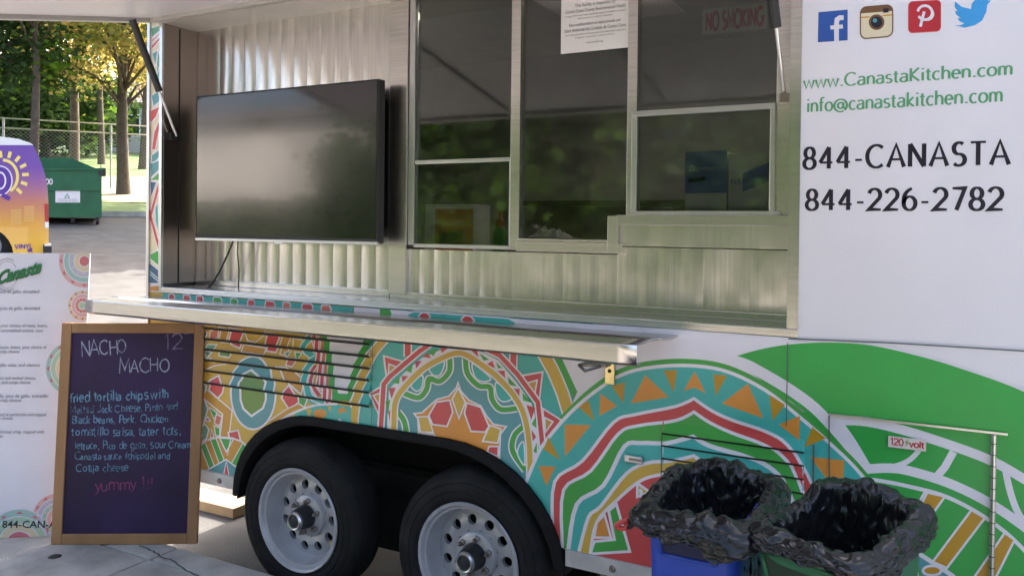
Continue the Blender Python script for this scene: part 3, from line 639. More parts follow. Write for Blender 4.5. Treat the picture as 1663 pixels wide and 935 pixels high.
scallop([(508, 150), (505, 225), (450, 282), (388, 268), (372, 330), (325, 378), (240, 352)], [[(388, 210), (412, 246), (450, 246), (474, 196), (472, 165), (430, 182)], [(282, 306), (312, 340), (344, 320), (352, 252), (320, 262)]])
scallop([(600, 150), (612, 238), (676, 308), (742, 318), (756, 388), (806, 446), (900, 440)], [[(640, 180), (656, 258), (704, 284), (748, 268), (700, 220)], [(776, 292), (784, 370), (826, 402), (884, 372), (830, 320)]])
scallop([(205, 460), (244, 520), (258, 620)], []); scallop([(935, 548), (885, 600), (876, 690), (950, 800)], [[(940, 640), (912, 660), (905, 710), (945, 770)]])
ar.line(archp, 30, V['gold'], edge=WT, ew=8, sm=True)
star = [(300, 470), (345, 466), (392, 424), (432, 388), (502, 370), (546, 322), (557, 288), (572, 338), (620, 392), (690, 426), (722, 482), (762, 532), (838, 546), (804, 590), (798, 740), (330, 640), (322, 500)]
ar.fill(star, V['orange'], outline=WT, ow=9)
T([(322, 490), (382, 488), (412, 580), (338, 578)], V['gold']); T([(430, 404), (508, 392), (526, 462), (492, 545), (408, 534), (386, 482)], V['red'], ow=9); T([(557, 322), (600, 405), (562, 500), (522, 385)], V['gold'], ow=9)
T([(608, 408), (690, 434), (738, 545), (716, 578), (632, 574), (594, 468)], V['red'], ow=9); T([(742, 538), (808, 560), (788, 642), (700, 632)], V['gold'], ow=9); T([(738, 662), (792, 662), (790, 720), (728, 692)], V['red'], ow=8); T([(330, 590), (412, 586), (430, 606), (330, 640)], V['pink'], ow=6)

# --- right-hand field: white ground, green hill, big mandala
ar.frame(0, 0, 1)
ar.fill([(1012, 470), (1290, 470), (1290, 950), (1000, 950), (940, 850), (932, 650)], WT)
ar.frame(1180, 540, 2.366)
hill = smooth_line([(10, 94), (120, 62), (240, 41), (400, 33), (560, 45), (750, 88), (900, 133), (1143, 222), (1500, 400), (2100, 760)], 6)
ar.fill(hill + [(2100, 1100), (0, 1100), (0, 700), (300, 300)], V['hill'])
ar.line(hill, 7, WT)
# bands inside the hill
wb = smooth_line([(-40, 92), (60, 116), (130, 150), (240, 215), (330, 280), (400, 350), (470, 430), (545, 528)], 5)
ar.line(wb, 42, WT)
ar.line(smooth_line([(400, 336), (520, 338), (640, 362), (800, 410), (1000, 482), (1143, 560), (1400, 720)], 5), 36, WT); ar.line(smooth_line([(420, 336), (480, 420), (545, 530)], 4), 38, WT)
ar.line(smooth_line([(535, 522), (620, 518), (700, 528), (850, 574), (1000, 646), (1143, 742), (1300, 870)], 5), 36, WT)
ar.line(smooth_line([(765, 400), (735, 455), (690, 495), (620, 518)], 5), 20, WT); ar.line([(872, 455), (838, 515), (802, 556)], 30, WT); ar.line(smooth_line([(1072, 530), (1090, 610), (1120, 690), (1170, 760)], 5), 26, WT)
ar.line(smooth_line([(520, 556), (600, 568), (700, 588), (830, 622), (950, 680), (1060, 755), (1143, 832), (1250, 950)], 5), 15, WT)
ar.frame(1480, 660, 3.4)
for g_ in ([(88, 470), (186, 492), (96, 618), (0, 760), (-60, 760)], [(332, 566), (406, 610), (196, 886), (118, 852)], [(515, 692), (570, 730), (440, 990), (310, 990)], [(700, 830), (760, 870), (640, 1100), (540, 1100)]): ar.fill(g_, V['amber'], outline=WT, ow=13)
for l_ in ([(78, 462), (-60, 700)],): ar.line(l_, 13, WT)
ar.fill([(-120, 700), (35, 800), (112, 850), (230, 930), (330, 1100), (-200, 1100)], V['slate']); ar.line([(-120, 700), (35, 802), (112, 852), (230, 930), (330, 1060)], 24, WT)
ar.disc((115, 900), 50, V['amber'], 26, outline=WT, ow=14)
# the big mandala
ar.frame(840, 560, 2.493)
outer = [(35, 560), (72, 470), (110, 398), (200, 290), (300, 200), (420, 122), (540, 90), (700, 82), (850, 106), (1000, 178), (1130, 278), (1262, 392), (1400, 530), (1560, 760), (1640, 1000)]
so = smooth_line(outer, 5)
ar.fill(so + [(1640, 1100), (-60, 1100)], V['teal'])
ar.line(smooth_line([(182, 300)] + [(x, y - 14) for x, y in outer[4:]], 5), 26, V['green']); ar.line(so, 14, WT)
for t_ in ([(195, 320), (300, 322), (195, 450)], [(340, 195), (405, 245), (335, 285)], [(520, 120), (615, 210), (462, 235)], [(720, 105), (765, 195), (720, 170), (675, 185)], [(935, 155), (998, 295), (830, 235)], [(1145, 285), (1145, 385), (1060, 320)], [(1185, 450), (1325, 465), (1320, 540), (1255, 540)], [(90, 487), (158, 490), (120, 570)]): ar.fill(t_, V['orange'])
for t_ in ([(250, 250), (290, 222), (315, 305)], [(385, 165), (438, 150), (432, 235)], [(595, 102), (648, 100), (635, 190)], [(795, 118), (850, 122), (805, 205)], [(1022, 200), (1085, 240), (1035, 305)], [(1195, 330), (1250, 375), (1165, 412)], [(128, 370), (178, 465), (110, 420)]): ar.fill(t_, V['amber'])
def nest(pts, M_, tail): ar.fill(smooth_line(pts, 4) + tail, M_)
tl = lambda a_, b_: [(b_, 1100), (a_, 1100)]
sharp = lambda p: p
L1 = [(140, 760), (148, 548), (262, 462), (388, 306), (480, 273), (640, 241), (718, 208), (795, 260), (880, 298), (1010, 342), (1100, 396), (1178, 512), (1290, 760)]
def off(ps, d):           # move a nested outline inwards
    out_ = []
    for i, p in enumerate(ps):
        a_ = Vector(ps[max(0, i - 1)]); b_ = Vector(ps[min(len(ps) - 1, i + 1)]); t_ = (b_ - a_).normalized(); out_.append((p[0] - t_.y * d, p[1] + t_.x * d))
    return out_
L3 = [(178, 800), (184, 582), (296, 502), (408, 352), (492, 318), (640, 298), (718, 262), (782, 305), (868, 345), (1000, 392), (1080, 442), (1135, 520), (1230, 760)]
L5 = [(200, 830), (236, 638), (345, 560), (430, 402), (505, 386), (605, 386), (718, 358), (782, 396), (940, 442), (1050, 500), (1105, 580), (1170, 760)]
L7 = [(243, 840), (285, 690), (335, 645), (440, 512), (530, 468), (622, 460), (718, 438), (792, 482), (900, 530), (1000, 600), (1060, 760)]
L9 = [(290, 850), (318, 712), (400, 622), (500, 540), (600, 512), (718, 488), (800, 538), (900, 620), (960, 760)]
for Lx, M_, d_ in ((L1, V['red'], 13), (L3, V['green'], 13), (L5, V['teal'], 17), (L7, V['gold'], 14), (L9, V['red'], 13)):
    pk = max(range(len(Lx)), key=lambda i_: -Lx[i_][1]); Lx = [(p.x, p.y) for p in smooth_line(Lx[:pk + 1], 4)[:-1]] + [(p.x, p.y) for p in smooth_line(Lx[pk:], 4)]
    e_ = [(Lx[0][0], 1100), (Lx[-1][0] + 60, 1100)]
    ar.fill(Lx + [e_[1], e_[0]], WT); Lo = off(Lx, d_); ar.fill(Lo + [(Lx[-1][0] + 40, 1100), (Lx[0][0] + d_, 1100)], M_)
T([(372, 668), (404, 642), (458, 832), (298, 842), (314, 792), (396, 784)], V['green'], ow=11); T([(356, 684), (382, 776), (314, 776), (324, 715)], V['orange'], ow=9)
T([(488, 556), (538, 592), (488, 612)], V['gold'], ow=10); T([(600, 520), (640, 545), (600, 560)], V['green'], ow=8); T([(640, 515), (718, 500), (700, 530)], V['orange'], ow=8); ar.line([(500, 580), (560, 800)], 14, WT)
T([(620, 600), (760, 560), (860, 640), (780, 800), (650, 800)], V['gold'], ow=12)

# --- cut the print to the wall, free the wheel arch, press the louvres
mb = ar.mb
me = bpy.data.meshes.new('vinyl_wrap'); me.from_pydata(mb.v, [], mb.f)
for x in mb.mats: me.materials.append(x)
me.polygons.foreach_set('material_index', mb.m)
bm = bmesh.new(); bm.from_mesh(me); bmesh.ops.triangulate(bm, faces=bm.faces)
def cut(co, no, clear_outer=True, faces=None):
    fs_ = faces if faces is not None else bm.faces[:]
    es = set(e for f in fs_ for e in f.edges); vs_ = set(v for f in fs_ for v in f.verts)
    bmesh.ops.bisect_plane(bm, geom=list(vs_) + list(es) + list(fs_), plane_co=co, plane_no=no, clear_outer=clear_outer, dist=1e-7)
cut((0, 0, TZ0 + .005), (0, 0, -1)); cut((0, 0, OZ0 - .026), (0, 0, 1)); cut((TX0 + .012, 0, 0), (-1, 0, 0)); cut((TX1 - .01, 0, 0), (1, 0, 0))
AR2 = arch(.40)
def inarch(x, z):
    return all((b[0] - a[0]) * (z - a[1]) - (b[1] - a[1]) * (x - a[0]) < 0 for a, b in zip(AR2[:-1], AR2[1:]) if (Vector(a) - Vector(b)).length > 1e-5)
for a, b in zip(AR2[:-1], AR2[1:]):
    if (Vector(a) - Vector(b)).length < 1e-5: continue
    fs_ = [f for f in bm.faces if min(v.co.x for v in f.verts) < -1.1 and max(v.co.x for v in f.verts) > -2.9 and min(v.co.z for v in f.verts) < .82]
    cut((a[0], 0, a[1]), (-(b[1] - a[1]), 0, b[0] - a[0]), False, fs_)
bmesh.ops.delete(bm, geom=[f for f in bm.faces if inarch(f.calc_center_median().x, f.calc_center_median().z)], context='FACES')
# louvre groups: left/right px, list of (px,py)-(px,py) slot lines
def slot_lines(rows, xa_, xb_): return [(P(*a).z + P(*b).z) * .5 for a, b in rows], xa_, xb_
LV = []
rows = [((332, 533), (602, 557)), ((330, 550), (602, 577)), ((329, 566), (603, 597)), ((328, 583), (603, 616)), ((327, 600), (603, 636)), ((327, 619), (603, 659))]
LV.append(([(P(*a).z + P(*b).z) * .5 for a, b in rows], P(327, 580).x, P(603, 610).x, .013, .010))
fr2 = lambda x, y: (840 + x / 2.493, 560 + y / 2.493)
rows2 = [(fr2(595, 352), fr2(1165, 436)), (fr2(590, 403), fr2(1162, 486)), (fr2(588, 456), fr2(1160, 538)), (fr2(588, 512), fr2(1158, 592))]
LV.append(([(P(*a).z + P(*b).z) * .5 for a, b in rows2], P(*fr2(590, 420)).x, P(*fr2(1163, 470)).x, .008, .0055))
for zs_, xa_, xb_, dp, SLH in LV:
    zt_, zb_ = max(zs_) + .05, min(zs_) - .02
    sel = lambda: [f for f in bm.faces if min(v.co.x for v in f.verts) < xb_ and max(v.co.x for v in f.verts) > xa_ and min(v.co.z for v in f.verts) < zt_ and max(v.co.z for v in f.verts) > zb_]
    for x_ in (xa_, xa_ + .004, xb_ - .004, xb_): cut((x_, 0, 0), (1, 0, 0), False, sel())
    for z_ in zs_:
        for dz in (.040, SLH / 2, -SLH / 2): cut((0, 0, z_ + dz), (0, 0, 1), False, sel())
    bm.verts.ensure_lookup_table()
    for v in bm.verts:
        x_, z_ = v.co.x, v.co.z
        kx = max(0, min(1, (x_ - xa_) / .004, (xb_ - x_) / .004))
        if kx > 0:
            for zc in zs_:
                if zc + SLH / 2 - 1e-5 <= z_ < zc + .040: v.co.y -= kx * dp * (1 - (z_ - zc - SLH / 2) / (.040 - SLH / 2)); break
bm.to_mesh(me); bm.free()
wrap = bpy.data.objects.new('vinyl_wrap', me); COL.objects.link(wrap); wrap.parent = trailer; wrap.location = -trailer.location
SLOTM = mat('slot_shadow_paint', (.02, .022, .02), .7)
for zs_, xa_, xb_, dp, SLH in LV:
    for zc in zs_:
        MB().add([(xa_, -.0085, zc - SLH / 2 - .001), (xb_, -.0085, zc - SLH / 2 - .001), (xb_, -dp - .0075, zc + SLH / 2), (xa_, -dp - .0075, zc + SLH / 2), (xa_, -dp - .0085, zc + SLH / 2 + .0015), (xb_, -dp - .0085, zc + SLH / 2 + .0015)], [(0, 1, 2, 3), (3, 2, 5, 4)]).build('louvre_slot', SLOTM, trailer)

# ---- narrow printed strip beside the opening
ar = Art(lambda p, h: (lambda q: (q.x, -h, q.z))(P(*p)))
ar.frame(0, 0, 1); ar.fill([(240, 20), (270, 20), (268, 500), (236, 500)], V['cream'])
ar.frame(230, 30, 3.74)
for q_, M_ in (([(55, 60), (115, 40), (115, 75), (60, 120)], 'sage'), ([(60, 130), (115, 85), (115, 100), (60, 150)], 'orange'), ([(60, 165), (115, 108), (115, 130), (60, 195)], 'red'), ([(62, 215), (100, 190), (85, 290)], 'slate'), ([(100, 190), (118, 260), (95, 350), (90, 280)], 'sage'), ([(85, 360), (110, 300), (118, 400), (90, 430)], 'teal'), ([(58, 470), (100, 440), (118, 500), (70, 540)], 'slate'), ([(55, 560), (115, 530), (90, 600), (55, 640)], 'red'), ([(60, 800), (75, 690), (115, 600), (112, 660), (85, 800)], 'red'), ([(60, 830), (115, 790), (112, 840), (60, 900)], 'slate')): T(q_, V[M_], ow=8)
ar.frame(230, 260, 3.74)
for q_, M_ in (([(52, 20), (110, 0), (110, 60), (55, 110)], 'slate'), ([(52, 120), (110, 70), (110, 125), (52, 125)], 'green'), ([(52, 130), (95, 130), (58, 230)], 'navy'), ([(80, 290), (100, 255), (104, 440), (84, 380)], 'teal'), ([(52, 570), (110, 540), (110, 650), (52, 600)], 'green'), ([(48, 620), (110, 670), (110, 750), (48, 750)], 'navy'), ([(50, 765), (110, 755), (110, 800), (50, 800)], 'orange')): T(q_, V[M_], ow=8)
ar.line([(112, 130), (55, 340), (112, 550)], 14, V['red'], edge=WT, ew=5); ar.line([(48, 680), (110, 735)], 10, V['slate'], edge=WT, ew=4)
s_ = ar.mb
cutx0, cutx1 = TX0 + .013, OX0 - .018
bmv = MB(); bmv.mats = s_.mats
o = s_.build('vinyl_strip', None, trailer)
bm = bmesh.new(); bm.from_mesh(o.data); bmesh.ops.triangulate(bm, faces=bm.faces)
cut((cutx0, 0, 0), (-1, 0, 0)); cut((cutx1, 0, 0), (1, 0, 0)); cut((0, 0, OZ0 - .02), (0, 0, -1)); cut((0, 0, OZ1 + .1), (0, 0, 1)); bm.to_mesh(o.data); bm.free()

# ---- the band of wrap that shows between shelf and opening
ar = Art(lambda p, h: (p[0], -h, p[1]), base=.0125); z0_, z1_ = OZ0 - .062, OZ0 - .0275
ar.fill([(-3.34, z0_), (-2.16, z0_), (-2.16, z1_), (-3.34, z1_)], V['teal']); ar.fill([(-2.155, z0_), (-.9, z0_), (-.9, z1_), (-2.155, z1_)], WT)
rs_ = random.Random(4); x_ = -3.30
while x_ < -2.25:
    wd_ = rs_.uniform(.05, .09); M_ = V[rs_.choice(['red', 'green', 'red', 'gold', 'slate', 'coral'])]
    ar.fill([(x_, z0_), (x_ + wd_, z0_), (x_ + wd_ * .7, z1_), (x_ + wd_ * .15, z1_)], M_, outline=WT, ow=.006); x_ += wd_ + rs_.uniform(.02, .05)
ar.fill([(-1.93, z0_), (-1.35, z0_), (-1.42, z1_), (-1.85, z1_)], V['teal'], outline=WT, ow=.006)
for x_ in (-1.80, -1.60): ar.fill([(x_ - .05, z0_), (x_ + .05, z0_), (x_ + .012, z1_ - .002), (x_ - .012, z1_ - .002)], V['red'], outline=WT, ow=.006)
ar.fill([(-2.02, z0_), (-1.95, z0_), (-1.97, z1_), (-2.02, z1_)], V['green'])
ar.mb.build('vinyl_strip', None, trailer)

# ---- seams, access doors, latch, hinge, sticker
SEAM = mat('seam_shadow', (.10, .11, .10), .7)
def seam(pts, wd=.004, nm='panel_seam', M=SEAM, y=-.0105):
    q = [P(*p) for p in pts]; mb = MB()
    for qd in ribbon([(v.x, v.z) for v in q], wd): mb.poly([(p.x, y, p.y) for p in qd])
    return mb.build(nm, M, trailer)
seam([(1281, 549), (1450, 556), (1663, 569), (1900, 585)]); seam([(1280, 556), (1278, 690)], .003); seam([(608, 552), (606, 690)], .003)
seam([(1347, 673), (1348, 940)], .004)
seam([fr2(588, 350), fr2(586, 560)], .003); seam([fr2(1202, 400), fr2(1200, 560)], .005)
bx = P(1347, 673); b2_ = P(1636, 702); zt_ = (bx.z + b2_.z) / 2
w = MB(); w.box((bx.x, -.016, zt_ - .002), (b2_.x, -.010, zt_ + .004)); w.build('door_trim', ALU, trailer)
hxx = P(1612, 800).x
hg = MB().tube([(hxx, -.014, zt_ - .004), (hxx, -.014, TZ0 + .02)], .007, 10).build('hinge', ALU, trailer)
kz = zt_ - .03
while kz > TZ0 + .04:
    MB().lathe([(.0078, 0), (.0078, .002)], (hxx, -.014, kz), (0, 0, 1), 10).build('hinge_knuckle_gap', DARK, hg); kz -= .032
a, b = P(1017, 735), P(1046, 752)
lt = MB().box((a.x, -.020, b.z), (b.x, -.008, a.z)).build('door_latch', ALU, trailer, bevel=.004)
MB().box((a.x + .018, -.026, b.z + .010), (b.x - .004, -.0205, a.z - .010)).build('latch_paddle', DKSTEEL, lt, bevel=.002)
a, b = P(1443, 709), P(1504, 727)
za, zb_ = P(1473, 709).z, P(1473, 727).z
stk = MB().box((a.x, -.0135, zb_), (b.x, -.0125, za)).build('voltage_sticker', mat('sticker_pale', (.75, .66, .62), .5), trailer)
RED_T = mat('sticker_red', s2l((190, 40, 45)), .5)
mbt = MB(); wdt = b.x - a.x
lettering(mbt, '120', Vector((a.x + wdt * .05, -.0140, zb_ + .008)), Vector((1, 0, 0)), Vector((0, 0, 1)), (za - zb_) * .6, wdt * .36, .17); lettering(mbt, 'volt', Vector((a.x + wdt * .56, -.0140, zb_ + .008)), Vector((1, 0, 0)), Vector((0, 0, 1)), (za - zb_) * .6, wdt * .40, .17)
mbt.build('voltage_lettering', RED_T, stk)
bx_ = a.x + wdt * .47; zz = zb_ + .006
MB().poly([(bx_ + .008, -.0141, zz + .026), (bx_ - .004, -.0141, zz + .012), (bx_ + .002, -.0141, zz + .012), (bx_ - .003, -.0141, zz), (bx_ + .010, -.0141, zz + .015), (bx_ + .004, -.0141, zz + .015)]).build('voltage_bolt', mat('bolt_green', (.25, .4, .12), .5), stk)

# ---- lettering on the white wall
def wall_text(name, txt, pl, pr, capz, M, w, track, y=-.0006):
    a, b = P(*pl), P(*pr); mb = MB()
    zc = (a.z + b.z) / 2
    lettering(mb, txt, Vector((a.x, y, zc)), Vector((1, 0, 0)), Vector((0, 0, 1)), capz, b.x - a.x, w, track, lift=Vector((0, -.0003, 0)))
    return mb.build(name, M, trailer)
cap = P(1390, 238).z - P(1390, 273).z
wall_text('phone_word_lettering', '844-CANASTA', (1304, 274.5), (1640, 267.5), cap * 1.02, V['ink'], pen(.20, .10), .15)
wall_text('phone_number_lettering', '844-226-2782', (1308, 341.8), (1630, 340.5), cap * .98, V['ink'], pen(.20, .10), .15)
cap2 = P(1490, 118).z - P(1490, 142).z
wall_text('web_address_lettering', 'www.CanastaKitchen.com', (1305, 144), (1645, 121.5), (P(1375, 118).z - P(1375, 138.5).z), V['gtext'], pen(.165, .09), .06)
wall_text('email_address_lettering', 'info@canastakitchen.com', (1310, 182), (1629, 165), (P(1330, 162).z - P(1330, 181).z) * 1.15, V['gtext'], pen(.165, .09), .06)
# four social icons
def icon(name, fn):
    ia = Art(lambda p, h: (lambda q: (q.x, -h, q.z))(P(*p)), step=1e-4); ia.frame(1240, 0, 2.598); fn(ia); return ia.mb.build(name, None, trailer)
def rr(x0, y0, x1, y1, r, sk=-.08, n=5):     # rounded square following the lettering's slope
    pts = []
    for cx_, cy_, a0 in ((x1 - r, y0 + r, -90), (x1 - r, y1 - r, 0), (x0 + r, y1 - r, 90), (x0 + r, y0 + r, 180)):
        for i in range(n + 1): t = rad(a0 + 90 * i / n); pts.append((cx_ + r * math.cos(t), cy_ + r * math.sin(t) + sk * (cx_ + r * math.cos(t) - (x0 + x1) / 2)))
    return pts
def fbk(a):
    a.fill([(232, 53), (355, 42), (355, 171), (229, 180)], V['fbblue']); a.line([(338, 76), (322, 76), (310, 84), (308, 102), (308, 176)], 20, WT); a.line([(282, 118), (335, 113)], 17, WT)
def cam_i(a):
    a.fill(rr(409, 27, 545, 160, 26), V['cream']); a.fill([p for p in rr(409, 27, 545, 160, 26) if p[1] < 72 - .08 * (p[0] - 477)] , V['brown']); a.line([(410, 76), (545, 64)], 6, V['tan'])
    a.disc((477, 95), 37, V['cream'], 37); a.disc((477, 95), 33, V['brown'], 33); a.disc((477, 95), 24, V['ink'], 24); a.disc((470, 88), 9, V['slate'], 9); a.fill([(505, 38), (528, 36), (528, 54), (505, 56)], V['ink']); a.line(rr(409, 27, 545, 160, 26), 5, V['brown'], closed=True)
def pin(a):
    a.fill(rr(612, 6, 747, 136, 18, -.06), V['pinred']); a.line(arc(681, 55, 31, 30, 150, -170, 12), 11, WT); a.line([(678, 50), (668, 88), (662, 114)], 12, WT); a.line(arc(690, 60, 26, 26, 120, -60, 8), 9, WT); a.line(rr(612, 6, 747, 136, 18, -.06), 4, V['red'], closed=True)
def bird(a):
    a.fill([(805, 108), (830, 108), (848, 100), (828, 92), (818, 78), (832, 78), (812, 62), (808, 46), (820, 50), (806, 30), (808, 8), (835, 30), (876, 40), (878, 18), (892, 2), (912, -4), (930, 0), (956, -8), (946, 6), (960, 2), (944, 22), (940, 52), (922, 88), (892, 108), (850, 118)], V['birdblue'])
icon('social_icon', fbk); icon('social_icon', cam_i); icon('social_icon', pin); icon('social_icon', bird)
# ================================================================ THINGS ON AND IN THE TRAILER
# television hung on the ribbed panel
def shell(name, x0, x1, z0, z1, y0, y1, M, par, bevel=.006): return box(name, (x0, y0, z0), (x1, y1, z1), M, par, bevel=bevel)
tx0, tx1, tz0, tz1, ty = -3.208, -2.098, 1.548, 2.246, .070
tv = empty('television', ((tx0 + tx1) / 2, ty, tz0), 'large black flat television hung on the ribbed steel panel of the food trailer', 'television')
shell('housing', tx0, tx1, tz0, tz1, ty, ty + .045, BLACKP, tv); shell('rear_cover', tx0 + .08, tx1 - .05, tz0 + .06, tz1 - .06, ty + .046, YR - .02, BLACKP, tv)
SCREEN = mat('screen_glass', (.012, .012, .014), .13, 0, .75, coat=.25, rvar=.03, vscale=2)
MB().box((tx0 + .011, ty - .002, tz0 + .020), (tx1 - .010, ty + .001, tz1 - .010)).build('screen', SCREEN, tv)
MB().box((tx0 + .001, ty - .003, tz0 - .004), (tx1 - .001, ty + .012, tz0 + .008)).build('bottom_strip', mat('pale_trim', (.75, .74, .76), .25, .6), tv, bevel=.001)
MB().box(((tx0 + tx1) / 2 - .035, ty - .004, tz0 - .012), ((tx0 + tx1) / 2 + .02, ty + .01, tz0 - .004)).build('sensor', mat('pale_trim', (.7, .7, .7), .3), tv, bevel=.002)
a = P(378, 392, .10); cpts = [P(380, 388, .11), P(372, 408, .12), P(357, 440, .13), P(343, 462, .12), P(334, 472, .05), P(330, 478, -.002), P(326, 490, -.01)]
MB().tube(smooth_line(cpts, 5), .0045, 8).build('power_cable', BLACKP, tv, smooth=True)
MB().tube(smooth_line([P(387, 388, .12), P(386, 410, .14), P(388, 440, .15), P(387, 470, .14)], 4), .003, 6).build('signal_cable', BLACKP, tv, smooth=True)

XD, ZD = Vector((1, 0, 0)), Vector((0, 0, 1))
PAPER = mat('paper_white', (.80, .79, .80), .7, var=.04, vscale=8); INK = mat('print_grey', (.10, .10, .11), .8)
# inspection notice taped to the middle window
yp = YR - .006
a, b = P(911, 87, yp), P(1024, 78, yp); zt, zb = P(967, -60, yp).z, P(967, 83, yp).z
pp = empty('paper_notice', ((a.x + b.x) / 2, yp, zb), 'white printed paper inspection notice taped to the middle serving window', 'notice')
MB().grid(lambda u, v: (a.x + (b.x - a.x) * u, yp - .002 - .003 * math.sin(u * 3.1) * v, zb + (zt - zb) * v), 8, 8).build('sheet', PAPER, pp, smooth=True)
wd_ = b.x - a.x
def row(t, py, h, wfrac):
    z = P(967, py, yp).z; font_text(t, ((a.x + b.x) / 2 - wd_ * wfrac / 2, yp - .0058, z), XD, ZD, h, INK, 'printed_line', pp, width=wd_ * wfrac, lift=0)
row('This facility is inspected by', 9, .018, .58); row('Contra Costa County Environmental Health', 18, .018, .86); row('A copy of the most recent inspection report is available on request', 24, .009, .86); row('Ask the operator or visit the county office', 29, .008, .5)
row('Este establecimiento es inspeccionado por', 40, .017, .74); row('Salud Ambiental del Condado de Contra Costa', 49, .018, .88); row('Una copia del informe de inspeccion esta disponible a peticion', 55, .009, .86); row('Pregunte al operador o visite la oficina', 60, .008, .56); row('www.cchealth.org', 70, .010, .24)
# NO SMOKING plate behind the right window
yn = YR + .10
a, b = P(1143, 51, yn), P(1243, 44, yn); zt, zb = P(1190, 13, yn).z, P(1190, 50, yn).z
ns = empty('no_smoking_sign', ((a.x + b.x) / 2, yn, zb), 'pale sign with red NO SMOKING lettering behind the right window', 'sign')
MB().box((a.x - .006, yn, zb - .006), (b.x + .006, yn + .004, zt + .006)).build('plate', mat('sign_plate', (.62, .60, .56), .5), ns)
mbt = MB(); lettering(mbt, 'NO SMOKING', Vector((a.x + .008, yn - .001, zb + .010)), XD, ZD, zt - zb - .02, b.x - a.x - .016, .24, .06); mbt.build('lettering', mat('sign_red', (.50, .03, .05), .5), ns)
# packets and cups behind the glass
CT = 1.471
def carton(name, pa, pb, yy, dep, M, label, zb=CT, bands=(), cat='box'):
    a, b = P(*pa, yy), P(*pb, yy); e = empty(name, ((a.x + b.x) / 2, yy, zb), label, cat); zt = a.z
    MB().box((a.x, yy, zb), (b.x, yy + dep, zt)).build('carton', M, e, bevel=.004)
    MB().box((a.x + .004, yy + dep * .47, zt), (b.x - .004, yy + dep * .53, zt + .001)).build('flap_seam', DARK, e)
    for (u0, v0, u1, v1, Mb, sl) in bands:
        X0, X1 = a.x + (b.x - a.x) * u0, a.x + (b.x - a.x) * u1; Z0, Z1 = zb + (zt - zb) * v0, zb + (zt - zb) * v1; s_ = sl * (zt - zb)
        MB().poly([(X0, yy - .0012, Z0), (X1, yy - .0012, Z0 + s_), (X1, yy - .0012, Z1 + s_), (X0, yy - .0012, Z1)]).build('printed_band', Mb, e)
    return e, a.x, b.x, zt
BLUEC = mat('carton_blue', (.22, .32, .66), .5, var=.1); WHC = mat('carton_white', (.88, .88, .90), .5, var=.05); ORC = mat('carton_orange', (.72, .26, .06), .5, var=.15)
e, xa_, xb_, zt = carton('paper_goods_box', (1113, 247), (1181, 247), YR + .022, .22, WHC, 'blue and white paper goods carton behind the right window, left of the pair', zb=CT + .10, bands=((.0, .55, 1, 1, BLUEC, 0), (.08, .66, .5, .70, WHC, .03)))
mbt = MB(); font_text('Dispenser', (xa_ + .015, YR + .019, zt - .07), XD, ZD, .03, WHC, 'lettering', e, width=.10, shear=.3); font_text('1000', (xa_ + .05, YR + .0195, CT + .15), XD, ZD, .026, BLUEC, 'lettering', e, width=.06)
e, xa_, xb_, zt = carton('paper_goods_box', (1183, 250), (1252, 246), YR + .022, .22, WHC, 'blue and white paper goods carton behind the right window, right of the pair', zb=CT + .10, bands=((.0, .0, 1, .30, BLUEC, .06), (.35, .58, 1, .78, BLUEC, .12)))
for k_ in (.02, .16): font_text('NAPKINS', (xa_ + .012, YR + .0195, zt - .09 - k_), XD, ZD, .028, BLUEC, 'lettering', e, width=.10)
tag(MB().box((-.80, YR + .018, CT), (-.44, YR + .27, CT + .0985)).build('counter_tray', DKSTEEL, bevel=.004), 'low steel tray carrying two paper goods cartons behind the right window', 'tray')
c = P(1070, 342, YR + .08)
cupM = mat('clear_cup', (.62, .64, .62), .15, 0, .6)
tag(MB().lathe([(0, .0), (.030, .0), (.044, .13), (.047, .132), (.045, .136), (.040, .13), (.028, .006), (0, .006)], (c.x, YR + .10, CT + .10), (0, 0, 1), 28).build('plastic_cup', cupM, autosmooth=40), 'clear plastic cup standing inside the right window, left of the cartons', 'cup')
tag(MB().box((c.x - .06, YR + .05, CT), (c.x + .06, YR + .17, CT + .0985)).build('cup_riser', DKSTEEL, bevel=.003), 'small steel riser under the clear cup in the right window', 'riser')
carton('snack_box', (690, 332), (770, 334), YR + .03, .14, WHC, 'white and orange snack box on the counter behind the left window', bands=((.22, .05, .98, .92, ORC, 0), (.3, .3, .8, .5, mat('carton_cream', (.72, .55, .36), .5), .05)))
c = P(812, 388, YR + .09)
e = empty('squeeze_bottle', (c.x, YR + .09, CT), 'green squeeze bottle with red cap behind the left window', 'bottle')
MB().lathe([(0, 0), (.030, 0), (.032, .02), (.032, .12), (.022, .15), (.014, .16)], (c.x, YR + .09, CT), (0, 0, 1), 20).build('body', mat('bottle_green', (.06, .28, .08), .35), e, autosmooth=40); MB().lathe([(.018, .155), (.018, .18), (.008, .19), (.005, .215), (0, .216)], (c.x, YR + .09, CT), (0, 0, 1), 16).build('cap', mat('cap_red', (.6, .05, .04), .4), e, autosmooth=40)
# crumpled napkins on the middle sill
nx = P(885, 385, YR + .03)
def nap(u, v):
    x = nx.x - .085 + .17 * u; y = YR + .035 + .10 * v; r = (1 - (2 * u - 1) ** 2) * (1 - (2 * v - 1) ** 2)
    return (x, y, zb2 + .004 + r * (.02 + .05 * abs(noise.noise((u * 5, v * 5, 3)))) + .010 * abs(noise.noise((u * 13, v * 13, 8))) * min(1, r * 5))
tag(MB().grid(nap, 26, 22).build('crumpled_napkins', PAPER), 'crumpled white paper napkins lying on the middle window sill', 'napkins')
tag(box('napkin_support', (nx.x - .10, YR + .034, CT), (nx.x + .10, YR + .16, zb2 + .003), DKSTEEL, bevel=.003), 'steel box under the crumpled napkins in the middle window', 'steel box')

